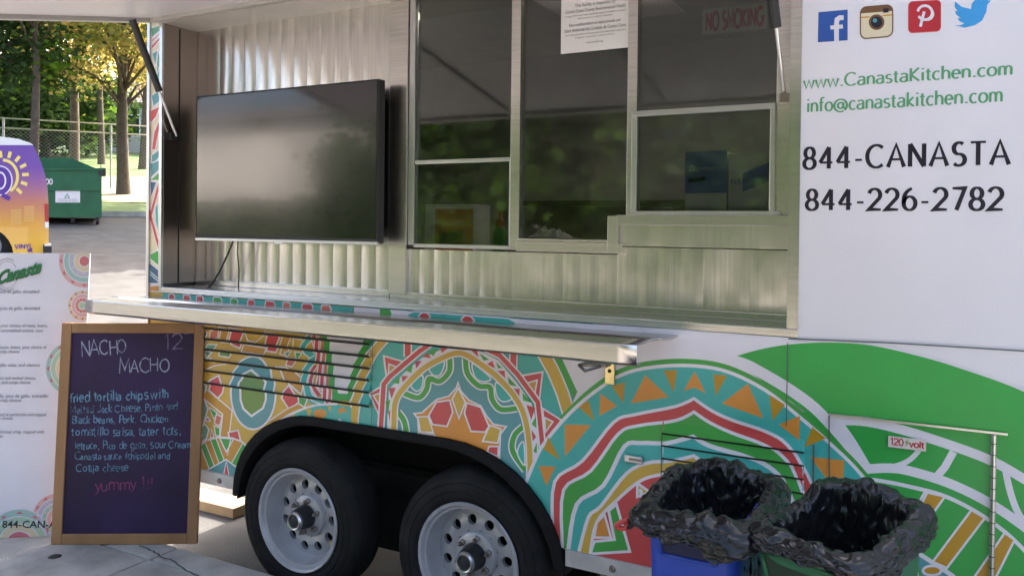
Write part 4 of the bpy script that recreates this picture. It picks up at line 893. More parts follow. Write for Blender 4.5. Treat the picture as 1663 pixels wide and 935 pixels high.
# ================================================================ CHALKBOARD
def stand_plane(pl, pr, lean):
    a, b = Vector(pl), Vector(pr); u = (b - a); u.z = 0; u.normalize(); nrm = Vector((u.y, -u.x, 0)); up = (Vector((0, 0, 1)) * math.cos(lean) - nrm * math.sin(lean)).normalized(); nn = u.cross(up).normalized()
    return a, u, up, nn
WOOD = mat('oak_frame', (.36, .19, .085), .55, var=.3, vscale=7, bump=.1, bscale=50, stretch=(1, 1, .2))
SLATE = mat('chalkboard_face', (.034, .018, .066), .6, 0, .3, var=.5, vscale=3.5, rvar=.1)
bl, br = G(82, 884, SWZ), G(319, 883, SWZ)
o0, bu, bup, bn = stand_plane(bl, br, rad(5))
if bn.dot(CAM - o0) < 0: bn = -bn
bW = (hit(319, 700, o0, bn) - hit(82, 700, o0, bn)).dot(bu); bW = (br - bl).length
bH = (hit(212, 524.5, o0, bn) - o0).dot(bup)
board = empty('chalkboard_sign', (bl + br) / 2, 'wood framed chalkboard A-frame sign with NACHO MACHO handwriting on the sidewalk', 'chalkboard')
fw, ft = .046, .026
def bpt(x, y, z=0.0): return o0 + bu * x + bup * y + bn * z
def bbar(x, y, wx, hy): return MB().obox(bpt(x, y, -ft), bu * wx, bup * hy, bn * ft).build('frame_bar', WOOD, board, bevel=.003)
bbar(0, 0, fw, bH); bbar(bW - fw, 0, fw, bH); bbar(fw + .0005, .0005, bW - 2 * fw - .001, fw); bbar(fw + .0005, bH - fw - .0005, bW - 2 * fw - .001, fw)
MB().obox(bpt(fw - .004, fw - .004, -.017), bu * (bW - 2 * fw + .008), bup * (bH - 2 * fw + .008), bn * .008).build('writing_surface', SLATE, board)
# rear leg frame of the A
hb = bpt(0, bH - .06, -ft - .004)
back = Vector((0, 0, 1)); rl = -bn; rl.z = 0; rl.normalize()
foot = o0 + rl * .40; foot.z = SWZ if foot.y < -.16 else 0.005
for xo in (.16, bW - .26):
    p0 = hb + bu * xo; p1 = o0 + bu * xo + rl * .24; p1.z = SWZ if p1.y < -.15 else .003
    MB().obox(p1, bu * .03, rl * .02, p0 - p1).build('rear_leg', WOOD, board)
def chalkmat(name, c, th=.47):
    M = bpy.data.materials.new(name); M.use_nodes = True; n = M.node_tree; n.nodes.clear(); o = n.nodes.new('ShaderNodeOutputMaterial'); d = n.nodes.new('ShaderNodeBsdfDiffuse'); t = n.nodes.new('ShaderNodeBsdfTransparent'); mx = n.nodes.new('ShaderNodeMixShader')
    tc = n.nodes.new('ShaderNodeTexCoord'); no = n.nodes.new('ShaderNodeTexNoise'); no.inputs['Scale'].default_value = 210; no.inputs['Detail'].default_value = 4; n2 = n.nodes.new('ShaderNodeTexNoise'); n2.inputs['Scale'].default_value = 14; ad = n.nodes.new('ShaderNodeMath'); ad.operation = 'ADD'; mr = n.nodes.new('ShaderNodeMapRange')
    n.links.new(tc.outputs['Object'], no.inputs['Vector']); n.links.new(tc.outputs['Object'], n2.inputs['Vector']); n.links.new(no.outputs[0], ad.inputs[0]); n.links.new(n2.outputs[0], ad.inputs[1]); n.links.new(ad.outputs[0], mr.inputs[0]); mr.inputs[1].default_value = th * 2 - .16; mr.inputs[2].default_value = th * 2 + .14
    d.inputs[0].default_value = (*c, 1); n.links.new(mr.outputs[0], mx.inputs[0]); n.links.new(t.outputs[0], mx.inputs[1]); n.links.new(d.outputs[0], mx.inputs[2]); n.links.new(mx.outputs[0], o.inputs[0]); return M
CH1 = chalkmat('chalk_white', (.34, .36, .47), .43); CH2 = chalkmat('chalk_blue', (.16, .30, .42), .42); CH3 = chalkmat('chalk_pink', (.26, .07, .16), .41); CH4 = chalkmat('chalk_grey', (.20, .18, .30), .44)
random.seed(11)
def chalk(txt, l, r, cap_px, M, w=.15, wob=.075):
    f3 = lambda p: hit(p[0] / 2.252, 520 + p[1] / 2.252, o0 - bn * .0088, bn)
    a, b = f3(l), f3(r); c_ = f3((l[0], l[1] - cap_px)); d = (b - a); wd = d.length; d.normalize(); mb = MB()
    up = bn.cross(d); up = up if up.dot(bup) > 0 else -up
    lettering(mb, txt, a + bn * .0006, d, up, (c_ - a).length, wd, lambda t: w * random.uniform(.55, 1.25), .04, wob, lift=bn * .0002)
    mb.build('chalk_line', M, board)
chalk('NACHO', (298, 134), (468, 118), 50, CH1, .10); chalk('12', (592, 110), (668, 106), 58, CH4, .09); chalk('-', (668, 62), (694, 62), 34, CH4, .12); chalk('MACHO', (435, 194), (620, 186), 48, CH1, .10)
chalk('fried tortilla chips with', (255, 299), (620, 282), 34, CH2); chalk('Melted Jack Cheese, Pinto and', (258, 340), (652, 327), 28, CH2, .12); chalk('Black beans, Pork, Chicken', (262, 376), (616, 372), 27, CH2, .15)
chalk('tomatillo salsa, tater tots,', (262, 421), (662, 418), 31, CH2, .12); chalk('lettuce, Pico de gallo, Sour Cream', (272, 470), (700, 465), 26, CH2, .12); chalk('Canasta sauce (chipotle) and', (272, 508), (622, 506), 25, CH2, .12); chalk('Cotija cheese', (278, 552), (470, 550), 27, CH2, .11); chalk('yummy !!!', (345, 622), (562, 612), 40, CH3, .10)

# ================================================================ MENU POSTER BOARD
pl_, pr_ = G(-170, 882, SWZ), G(124, 868, SWZ)
q0, pu, pup, pn = stand_plane(pl_, pr_, rad(7))
if pn.dot(CAM - q0) < 0: pn = -pn
pW = (pr_ - pl_).length; pH = (hit(60, 411, q0, pn) - q0).dot(pup)
poster = empty('menu_board', (pl_ + pr_) / 2, 'tall white printed menu board standing behind the chalkboard at the left edge', 'menu board')
PBO = mat('poster_white', (.70, .68, .75), .55, var=.05)
MB().obox(q0 - pn * .008, pu * pW, pup * pH, pn * .008).build('panel', PBO, poster)
for k_ in (.2, .8):
    p1 = q0 + pu * (pW * k_) - pn * .42; p1.z = SWZ if p1.y < -.16 else 0; MB().tube([q0 + pu * (pW * k_) + pup * (pH * .75) - pn * .012, p1], .008, 8).build('prop_leg', ALU, poster)
def pp3(p, h): return hit(p[0], p[1], q0, pn) + pn * h
pa = Art(pp3, step=3e-5, base=3e-4)
def pale(n_, c): return mat('poster_' + n_, tuple(.55 * v + .22 for v in s2l(c)), .55)
PC = dict(teal=pale('teal', (120, 185, 175)), pink=pale('pink', (225, 150, 150)), gold=pale('gold', (225, 200, 140)), lav=pale('lavender', (170, 170, 205)), red=mat('poster_red', s2l((196, 110, 116)), .55), green=pale('green', (140, 195, 150)))
def rosette(c, r, cols, petals=12):
    for i, k_ in enumerate(cols):
        f = 1 - i / len(cols); pa.disc(c, r * f, PC[k_], r * f * 1.04, 36, outline=PBO, ow=1.3)
        if i % 2 == 0 and f > .3:
            for j in range(petals):
                t = 2 * math.pi * j / petals; rr_ = r * (f - .5 / len(cols)); pa.fill([(c[0] + rr_ * math.cos(t + dt) + 1.6 * math.cos(t + dt) * q_, c[1] + rr_ * 1.04 * math.sin(t + dt) + 1.6 * math.sin(t + dt) * q_) for dt, q_ in ((-.12, -1), (0, 1.6), (.12, -1))], PC['red' if i == 0 else 'gold'])
def poster_piece(nm):
    global bm
    om = pa.mb.build(nm, None, poster); bm = bmesh.new(); bm.from_mesh(om.data); bmesh.ops.triangulate(bm, faces=bm.faces)
    cut(q0 + pu * (pW - .002), pu); cut(q0 + pu * .002, -pu); cut(q0 + pup * .002, -pup); cut(q0 + pup * (pH - .002), pup); bm.to_mesh(om.data); bm.free()
kk = 0
for c_, r_, cols_ in (((137, 424), 42, ['pink', 'teal', 'lav', 'gold', 'red']), ((134, 496), 24, ['gold', 'pink', 'red', 'green']), ((116, 598), 42, ['teal', 'green', 'gold', 'red', 'pink']), ((92, 842), 40, ['pink', 'lav', 'teal', 'pink', 'red']), ((32, 886), 58, ['teal', 'green', 'gold', 'red', 'pink'])):
    pa = Art(pp3, step=3e-5, base=3e-4 + kk * 4e-4); kk += 1; rosette(c_, r_, cols_); poster_piece('printed_rosette')
PT = mat('poster_text', (.12, .11, .14), .7)
def prow(t, yb, xr, cap=7.0, M=PT, nm='menu_line', x0=None, bold=0.0):
    b = pp3((xr, yb), .0040); h = (pp3((xr, yb - cap), 0) - pp3((xr, yb), 0)).length * 1.38; a = pp3((x0 if x0 is not None else xr - len(t) * cap * .50, yb + 0), .0040)
    font_text(t, a, (b - a), pup, h, M, nm, poster, width=(b - a).length, lift=.0, offset=bold)
for t_, y_, x_ in (('lettuce, pico de gallo, shredded', 476, 64), ('cheese, pico de gallo, shredded', 503, 65), ('Any style, your choice of meat, beans,', 531, 78), ('lettuce, caramelized onions, sour', 539, 71), ('Melted cheese, beans, your choice of', 566, 76), ('meat and cotija cheese', 573, 32), ('onion, tomatillo salsa, and cilantro', 595, 65), ('Beans and melted cheese,', 616, 59), ('onions and cotija cheese', 623, 50), ('Fresh tortilla, pico de gallo, tomatillo', 645, 79), ('salsa and cotija cheese', 652, 35), ('Pork cooked to perfection and topped', 675, 75), ('with cheese', 681, 21), ('A delicious crisp, topped with', 703, 72), ('sugar', 710, 6)): prow(t_, y_, x_, 5.6)
prow('844-CAN-ASTA', 856, 122, 12, V['ink'], 'phone_lettering', 4, bold=.012)
# the script logo
LG = mat('logo_green', s2l((44, 122, 66)), .5); LD = mat('logo_dark', (.03, .06, .04), .5)
pa = Art(pp3, step=3e-5, base=.0034); pa.line(arc(12, 446, 21, 26, 60, 300, 20), 2.2, mat('logo_grey', (.42, .42, .46), .5)); pa.line(arc(12, 446, 17, 22, 20, 330, 20), 1.2, mat('logo_grey', (.42, .42, .46), .5)); pa.mb.build('logo_ring', None, poster)
for M_, dz, off_, dx in ((LD, .0045, .05, .8), (LG, .0049, .022, 0)):
    a, b = pp3((-4 + dx, 461 + dx), dz), pp3((67 + dx, 441 + dx), dz); font_text('Canasta', a, b - a, pup, (b - a).length * .42, M_, 'logo_script', poster, width=(b - a).length, lift=0, shear=.45, offset=off_)
# ================================================================ WASTE BINS WITH BLACK LINERS
def lat(l, d, z): p = CAM + Vector((CR.x, CR.y, 0)).normalized() * l + Vector((CF.x, CF.y, 0)).normalized() * d; p.z = z; return p
BAG = mat('black_bin_liner', (.010, .010, .011), .24, 0, .45, rvar=.06, vscale=9)
BTOP = .902
def rrect(t, hx, hy, r):         # point on a rounded rectangle outline, t in 0..1
    e = 5.0; a = 2 * math.pi * t; c, s = math.cos(a), math.sin(a); k = (abs(c) ** e + abs(s) ** e) ** (-1 / e); return (hx * c * k, hy * s * k)
def make_bin(name, label, fl, ex, ey, wx, wy, M, handle_m):
    """fl: front-left top corner, ex along the short end, ey along the long side (away)"""
    c = fl + ex * (wx / 2) + ey * (wy / 2); e = empty(name, (c.x, c.y, SWZ), label, 'waste bin', 'waste bins beside the trailer')
    def sh(u, v):                # v 0 foot .. 1 rim
        sc = .80 + .17 * v + (.03 if v > .93 else 0); x, y = rrect(u, wx / 2 * sc, wy / 2 * sc, .03); p = c + ex * x + ey * y; p.z = SWZ + .004 + (BTOP - SWZ - .004) * v; return p
    mb = MB(); nv = 24; mb.grid(sh, 64, nv, True); mb.poly([sh(i / 64, 0) for i in range(64)])
    o = mb.build('body', M, e, autosmooth=35); md = o.modifiers.new('t', 'SOLIDIFY'); md.thickness = .004; md.offset = -1
    # handle well in the short end: sloping frame, shade painted as a flat patch
    def fp(x, z, out): v = (z - SWZ) / (BTOP - SWZ); sc = .80 + .17 * v; p = c + ex * x - ey * (wy / 2 * sc + out); p.z = z; return p
    zt, zb = BTOP - .030, BTOP - .098; hw, hw2 = wx * .34, wx * .27
    pts = [(-hw, zt), (hw, zt), (hw2, zb), (-hw2, zb)]
    mbh = MB()
    for (x0, z0), (x1, z1) in zip(pts, pts[1:] + pts[:1]): mbh.tube([fp(x0, z0, .003), fp(x1, z1, .003)], .0055, 8)
    mbh.build('handle_frame', M, e, smooth=True); MB().poly([fp(x * .95, z, .0025) for x, z in pts]).build('handle_hollow', handle_m, e)
    w = MB()
    for k in (.35, .6): w.tube([fp(-wx * .36, SWZ + .6 * k, .001), fp(wx * .36, SWZ + .6 * k, .001)], .003, 6)
    w.build('moulded_rib', M, e)
    return e, c
def make_bag(name, label, c, ex, ey, hx, hy, seed, tips=(), top=.03, drop=.05, hang=(), flare=.0):
    def rid(x, y, z): return 1 - 2 * abs(noise.noise((x, y, z)))
    def fn(u, v):
        # v: 0 sunk centre, .46 top of the inner wall, .46-.54 thin lip over the rim, 1 the hem outside
        a = 2 * math.pi * u; bx, by = rrect(u, 1, 1, 0); ca, sa = math.cos(a), math.sin(a)
        f1 = noise.noise((ca * 2.1 + seed, sa * 2.1, seed)); f2 = noise.noise((ca * 5 + seed, sa * 5, seed * 2 + v * 1.4)); f3 = rid(ca * 8 + seed, sa * 8, v * 2.0 + seed); f4 = rid(ca * 17 + v * 2 + seed, sa * 17 - v * 3, v * 5 + seed)
        crest = BTOP + top + .030 * f1 + .016 * f2
        for (ta, tw, th) in tips: d = (u - ta + .5) % 1 - .5; crest += th * math.exp(-(d / tw) ** 2)
        crest = max(crest, BTOP + .012)
        hd = drop * (1 + .7 * f1 + .6 * f2 + .25 * f3); 
        for (ta, tw, th) in hang: d = (u - ta + .5) % 1 - .5; hd += th * math.exp(-(d / tw) ** 2)
        hd = max(hd, .018)
        if v < .46:
            t = v / .46; wall = max(0, (t - .34) / .66); r = .03 + .70 * min(1, t * 2.4) + .05 * wall ** 2; z = BTOP - .28 + (crest - BTOP + .275) * wall ** 1.15 + .05 * noise.noise((bx * 3, by * 3, seed)) * (1 - t)
            r *= 1 - (.045 * max(0, f3) + .02 * f4 + .06 * abs(f2)) * min(1, wall * 2.5) * (1 - wall * .5)
        elif v < .54:
            t = (v - .46) / .08; r = .78 + .26 * t; z = crest - .005 + .008 * math.sin(math.pi * t)
        else:
            t = (v - .54) / .46; z = crest - .006 - (hd + crest - BTOP - top * .5) * t; r = 1.04 + (.05 + flare) * math.sin(min(1, t * 1.25) * math.pi * .62) + (.06 * f2 + .028 * f3 + .012 * f4) * t
        p = c + ex * (hx * bx * r) + ey * (hy * by * r); p.z = z
        return p
    rnd = random.Random(int(seed * 10)); NU, NV = 104, 46; mb = MB(); vs = []
    for j in range(NV + 1):
        for i in range(NU):
            ju, jv = rnd.uniform(-.42, .42), rnd.uniform(-.42, .42) if 0 < j < NV else 0
            fq = min(1, max(0, (j + jv) / NV)); vv = .46 * fq / .66 if fq < .66 else (.46 + .08 * (fq - .66) / .10 if fq < .76 else .54 + .46 * (fq - .76) / .24)
            p = fn(((i + ju + .5 * (j % 2)) / NU) % 1, vv); k = (.0045 if fq < .7 else .0036) if j > 4 else .001
            vs.append(p + Vector((rnd.gauss(0, k), rnd.gauss(0, k), rnd.gauss(0, k * .8))))
    fs = []
    for j in range(NV):
        for i in range(NU):
            a, b, c_, d = j * NU + i, j * NU + (i + 1) % NU, (j + 1) * NU + (i + 1) % NU, (j + 1) * NU + i
            fs += [(a, b, c_), (a, c_, d)] if rnd.random() < .5 else [(a, b, d), (b, c_, d)]
    fs.append(tuple(range(NU - 1, -1, -1))); mb.add(vs, fs)
    o = mb.build(name, BAG, None, smooth=True); sd_ = o.modifiers.new('soften', 'SUBSURF'); sd_.levels = 1; sd_.render_levels = 1
    return tag(o, label, 'bin bag')
Xd, Yd = Vector((1, 0, 0)), Vector((0, 1, 0))
BLUE = mat('blue_bin_plastic', (.018, .060, .42), .42, var=.12, vscale=6, bump=.1, bscale=200); BLUED = mat('blue_bin_hollow', (.006, .012, .06), .6)
GREEN = mat('green_bin_plastic', (.020, .13, .055), .42, var=.12, vscale=6, bump=.1, bscale=200); GREEND = mat('green_bin_hollow', (.006, .03, .014), .6)
fl = lat(.332, 2.04, BTOP)
e, c = make_bin('waste_bin', 'blue plastic waste bin with black liner beside the trailer', fl, Xd, Yd, .255, .42, BLUE, BLUED)
c2 = c + Xd * .012
bag1 = make_bag('bin_liner', 'crumpled black liner folded over the rim of the blue bin', c2, Xd, Yd, .150, .235, 3.1, tips=((.27, .12, .018), (.5, .06, .012)), drop=.032, top=.018, hang=((.82, .05, .03),), flare=.06)
a_, b_ = lat(.556, 1.925, BTOP), lat(.72, 1.73, BTOP)
ex = (b_ - a_); wx = ex.length; ex.normalize(); ey = Vector((-ex.y, ex.x, 0))
if ey.dot(Vector((CF.x, CF.y, 0))) < 0: ey = -ey
a_ = a_ + ex * .015
e, c = make_bin('waste_bin', 'green plastic waste bin with black liner, nearest the camera', a_, ex, ey, .265, .42, GREEN, GREEND)
bag2 = make_bag('bin_liner', 'crumpled black liner hanging over the rim of the green bin', c + ex * .002, ex, ey, .146, .208, 7.7, tips=((.30, .12, .045), (.14, .07, .02), (.02, .06, .01)), drop=.018, top=.018, hang=((.87, .022, .055), (.95, .05, .025)), flare=.0)
# red drawstring of the first liner
REDP = mat('red_drawstring', (.50, .05, .05), .4)
k = [A(1042, 838, 2.08), A(1028, 840, 2.07), A(1012, 846, 2.07), A(1001, 852, 2.08), A(1006, 857, 2.08), A(1018, 856, 2.07), A(1022, 848, 2.07), A(1034, 842, 2.08), A(1046, 846, 2.08)]
MB().tube(smooth_line(k, 5), .0065, 6).build('drawstring', REDP, bag1, smooth=True)

# ================================================================ THINGS UNDER AND BEHIND
TIMB = mat('pale_timber', (.34, .25, .14), .7, var=.25, vscale=8)
c = G(352, 822, .0)
e = tag(box('timber_block', (c.x - .26, c.y - .10, .004), (c.x + .24, c.y + .06, .06), TIMB, bevel=.004), 'pale timber block lying on the ground under the trailer floor', 'timber block')
# ---- parked van at the left edge
VD = 11.5
HU = Vector((CR.x, CR.y, 0)).normalized(); HF = Vector((CF.x, CF.y, 0)).normalized()
def horiz(v): v = Vector((v.x, v.y, 0)); return v.normalized()
VO = A(79, 400, VD); VDIR = horiz(ray(20, 400)); 
def vp_(px, py, back=0.0): return hit(px, py, VO, VDIR) + VDIR * back
VANP = bpy.data.materials.new('van_wrap_fade'); VANP.use_nodes = True
n = VANP.node_tree; b = n.nodes['Principled BSDF']; b.inputs['Roughness'].default_value = .3; b.inputs['Coat Weight'].default_value = .4
tc = n.nodes.new('ShaderNodeTexCoord'); sp = n.nodes.new('ShaderNodeSeparateXYZ'); mr = n.nodes.new('ShaderNodeMapRange'); cr = n.nodes.new('ShaderNodeValToRGB')
zlo, zhi = A(40, 408, VD).z, A(40, 235, VD).z
mr.inputs[1].default_value = zlo; mr.inputs[2].default_value = zhi; n.links.new(tc.outputs['Object'], sp.inputs[0]); n.links.new(sp.outputs[2], mr.inputs[0]); n.links.new(mr.outputs[0], cr.inputs[0]); n.links.new(cr.outputs[0], b.inputs['Base Color'])
el = cr.color_ramp.elements; el[0].position = 0; el[0].color = (*s2l((236, 184, 40)), 1); el[1].position = 1; el[1].color = (*s2l((104, 62, 158)), 1)
for ps, c_ in ((.25, (226, 164, 62)), (.45, (196, 124, 96)), (.62, (150, 92, 140)), (.78, (112, 68, 160))): x_ = el.new(ps); x_.color = (*s2l(c_), 1)
gvan = gd(10, 455); base = vp_(-150, 400, .95); base.z = gz(base.x, base.y)
van = empty('parked_van', base, 'parked van with purple to yellow fade wrap and white roof at the left edge', 'van')
side = smooth_line([(66, 262), (72, 280), (77, 305), (79, 340), (79, 392)], 3)
prof = [(-420, 412), (-420, 262)] + [(-400, 236), (54, 236)] + [(p.x, p.y) for p in side] + [(78, 412), (22, 412)] + [(-25 + 47 * math.cos(rad(t)), 416 - 47 * math.sin(rad(t))) for t in range(5, 180, 14)] + [(-72, 412)]
MB().prism([vp_(*p) for p in prof], VDIR * 1.9).build('body', VANP, van)
roof = [(-420, 236), (-400, 226), (-60, 221), (0, 222), (30, 226), (50, 233), (54, 236)]
MB().prism([vp_(p[0], p[1] - .3) for p in roof], VDIR * 1.9).build('roof', mat('van_white', (.78, .78, .76), .35), van)
MB().prism([vp_(*p, -.012) for p in ((72, 331), (79, 331), (79, 360), (73, 360))], VDIR * .1).build('tail_light', mat('tail_red', (.45, .02, .02), .25), van); MB().prism([vp_(*p, -.012) for p in ((73, 360.5), (79, 360.5), (79, 370), (73, 370))], VDIR * .1).build('reverse_light', WHC, van)
MB().prism([vp_(*p, -.03) for p in ((70, 397), (83, 396), (84, 402), (84, 410), (70, 411))], VDIR * 1.96).build('bumper', BLACKP, van); MB().prism([vp_(*p, -.035) for p in ((72, 395.5), (83, 395.2), (83, 399), (72, 399.5))], VDIR * .3).build('bumper_step', ALU, van)
for bk in (.02, 1.65):
    wc = vp_(-25, 417, bk); wc.z = gz(wc.x, wc.y) + .35
    t_ = MB().lathe([(.2, 0), (.33, .0), (.35, .04), (.35, .2), (.33, .22), (.2, .22)], wc, VDIR, 30).build('wheel', TYRE, van, autosmooth=40); MB().lathe([(.205, .03), (.19, .05), (.06, .02), (0, .02)], wc, VDIR, 24).build('rim', RIMM, t_)
def v3(p, h): return vp_(p[0], p[1], -.004 - h)
va = Art(v3, step=2e-4, base=.001); va.frame(0, 0, 3.118)
YL, PU = mat('sun_yellow', s2l((240, 214, 120)), .4), mat('wrap_purple', s2l((88, 44, 150)), .4)
for t in range(-45, 100, 24):
    c_, s_ = math.cos(rad(t)), -math.sin(rad(t)); va.line([(20 + 92 * c_, 890 + 92 * s_), (20 + 126 * c_, 890 + 126 * s_)], 17, YL)
va.line(arc(15, 895, 74, 84, 60, -90, 14), 15, YL); va.disc((2, 915), 62, mat('van_white', (.78, .78, .76), .35), 76); va.disc((2, 915), 56, PU, 70); va.line(arc(0, 915, 28, 42, 0, 360, 16), 8, mat('van_white', (.78,) * 3)); va.line([(10, 985), (50, 1008)], 22, PU)
for r_ in range(9): va.line([(55, 1065 + r_ * 9), (108, 1062 + r_ * 9)], 3, mat('faint_print', s2l((238, 200, 120)), .5)); va.line([(122, 1048 + r_ * 9), (172, 1045 + r_ * 9)], 3, mat('faint_print', s2l((238, 200, 120)), .5))
va.mb.build('sun_graphic', None, van)
mbt = MB(); a, b = v3((24, 404), .004), v3((53, 403), .004); lettering(mbt, 'VINYL', a, (b - a).normalized(), ZD, (v3((24, 397), 0) - v3((24, 404), 0)).length, (b - a).length, .2, .06); mbt.build('lettering', PU, van)
mb_ = MB(); mb_.poly([v3(p, .004) for p in ((44, 405), (52, 403), (53, 409), (46, 409))]); mb_.build('graphic_patch', PU, van)
# ---- dumpster
dq = gd(158, 366); DD = (dq - CAM).dot(CF)
DDIR = horiz(ray(150, 366)); DU = Vector((DDIR.y, -DDIR.x, 0))
def dp_(px, py, back=0.0): return hit(px, py, dq, DDIR) + DDIR * back
DG = mat('dumpster_green', (.010, .12, .045), .5, var=.25, vscale=4); DGD = mat('dumpster_inside', (.012, .04, .03), .7)
ds = empty('dumpster', (dp_(110, 366).x, dp_(110, 366).y, dq.z), 'open green steel dumpster with white notice standing on the asphalt', 'dumpster')
MB().obox(dp_(10, 353), dp_(165, 353) - dp_(10, 353), DDIR * .04, dp_(10, 274) - dp_(10, 353)).build('front_panel', DG, ds)
MB().prism([dp_(10, 353, 1.1), dp_(165, 353, 1.1), dp_(165, 272, 1.1), dp_(113, 250, 1.1), dp_(10, 250, 1.1)], DDIR * .04).build('back_panel', DG, ds)
for px in (10, 163.5): MB().prism([dp_(px, 353, .041), dp_(px, 353, 1.099), dp_(px, 262, 1.099), dp_(px, 274, .041)], DU * .02).build('side_panel', DG, ds)
MB().obox(dp_(11, 352, .05), dp_(163, 352) - dp_(11, 352), DDIR * 1.04, Vector((0, 0, .03))).build('bottom', DG, ds)
MB().obox(dp_(8, 276.5, -.03), dp_(167, 276.5) - dp_(8, 276.5), DDIR * .06, dp_(8, 273) - dp_(8, 276.5)).build('top_rim', DG, ds)
MB().obox(dp_(10, 310, -.025), dp_(165, 310) - dp_(10, 310), DDIR * .024, dp_(10, 306) - dp_(10, 310)).build('stiffener', DG, ds)
MB().obox(dp_(160, 285, -.02), dp_(172, 285) - dp_(160, 285), DDIR * .5, dp_(160, 273) - dp_(160, 285)).build('fork_pocket', BLACKP, ds)
for px in (20, 118, 158):
    for bk in (.12, .95):
        q = dp_(px, 360, bk); MB().lathe([(0, -.03), (.085, -.03), (.085, .03), (0, .03)], (q.x, q.y, gz(q.x, q.y) + .086), DU, 16).build('caster', BLACKP, ds); MB().box((q.x - .03, q.y - .03, gz(q.x, q.y) + .15), (q.x + .03, q.y + .03, dp_(px, 352).z)).build('caster_post', DG, ds)
nb = MB().obox(dp_(90, 329, -.008), dp_(130, 329) - dp_(90, 329), DDIR * .007, dp_(90, 310) - dp_(90, 329)).build('notice', PAPER, ds)
mbt = MB()
for k, (x0, x1) in enumerate(((95, 125), (94, 127))): q = dp_(x0, 324 + k * 3.0, -.010); font_text('recycling only please', q, DU, ZD, .035, INK, 'notice_line', nb, width=(dp_(x1, 324) - dp_(x0, 324)).length, lift=0)
q = dp_(109, 319, -.010); MB().add([q + DU * (.06 * math.cos(t)) + ZD * (.06 * math.sin(t)) for t in (rad(90), rad(210), rad(330))] + [q + DU * (.03 * math.cos(t)) + ZD * (.03 * math.sin(t)) for t in (rad(90), rad(210), rad(330))], [(0, 1, 4, 3), (1, 2, 5, 4), (2, 0, 3, 5)]).build('recycling_mark', mat('notice_green', (.1, .3, .14), .6), nb)
q = dp_(74, 299, -.006); mbt = MB(); lettering(mbt, '00', q, DU, ZD, .10, .12, .2, .05); mbt.build('number_lettering', PAPER, ds)

# ---- lawn, trees, fence and house beyond the asphalt
GRASS = mat('lawn', (.10, .17, .035), .9, var=.4, vscale=.8, bump=.5, bscale=30); GR2 = mat('dry_verge', (.28, .25, .14), .9, var=.3, vscale=1.2)
def patch(px_pts, M, name, lift):
    """a lawn sheet following the slope: corners read where sight lines meet the ground"""
    q = [gd(*p) for p in px_pts]; mb = MB(); nu, nv = 40, 14
    def fn(u, v): p = q[0].lerp(q[1], u).lerp(q[3].lerp(q[2], u), v); return (p.x, p.y, gz(p.x, p.y) + lift)
    mb.grid(fn, nu, nv); return tag(mb.build(name, M, smooth=True), kind='structure')
patch([(-260, 346), (420, 352), (420, 216), (-260, 216)], GRASS, 'lawn', .03)
patch([(150, 331), (330, 334), (330, 290), (150, 288)], GR2, 'path', .05)
kq = [gd(-260, 348), gd(420, 354)]
d_ = kq[1] - kq[0]; mb = MB()
for i in range(30):
    a, b = kq[0] + d_ * (i / 30), kq[0] + d_ * ((i + 1) / 30); za, zb_ = gz(a.x, a.y), gz(b.x, b.y); o_ = HF * .16
    mb.add([(a.x, a.y, za - .05), (b.x, b.y, zb_ - .05), (b.x, b.y, zb_ + .12), (a.x, a.y, za + .12), (a.x + o_.x, a.y + o_.y, za + .12), (b.x + o_.x, b.y + o_.y, zb_ + .12)], [(0, 1, 2, 3), (3, 2, 5, 4)])
tag(mb.build('lawn_kerb', KERB), kind='structure')
def leafmat(name, c, tr=.45):
    if name in MATS: return MATS[name]
    M = bpy.data.materials.new(name); M.use_nodes = True; n = M.node_tree; n.nodes.clear(); o = n.nodes.new('ShaderNodeOutputMaterial'); d = n.nodes.new('ShaderNodeBsdfDiffuse'); t = n.nodes.new('ShaderNodeBsdfTranslucent'); m = n.nodes.new('ShaderNodeMixShader')
    d.inputs[0].default_value = (*c, 1); t.inputs[0].default_value = (c[0] * 1.3, c[1] * 1.3, c[2] * .8, 1); m.inputs[0].default_value = tr
    n.links.new(d.outputs[0], m.inputs[1]); n.links.new(t.outputs[0], m.inputs[2]); n.links.new(m.outputs[0], o.inputs[0]); MATS[name] = M; return M
LEAF = dict(yg=leafmat('leaf_yellow_green', (.26, .27, .10), .55), gr=leafmat('leaf_green', (.11, .20, .035), .5), au=leafmat('leaf_autumn', (.34, .27, .14), .55), pa=leafmat('leaf_pale_tan', (.46, .38, .17), .6), dk=leafmat('leaf_dark_green', (.04, .07, .03), .35), or_=leafmat('leaf_orange', (.40, .31, .12), .55))
BARK = mat('bark', (.11, .085, .065), .9, var=.35, vscale=9, bump=.5, bscale=25)
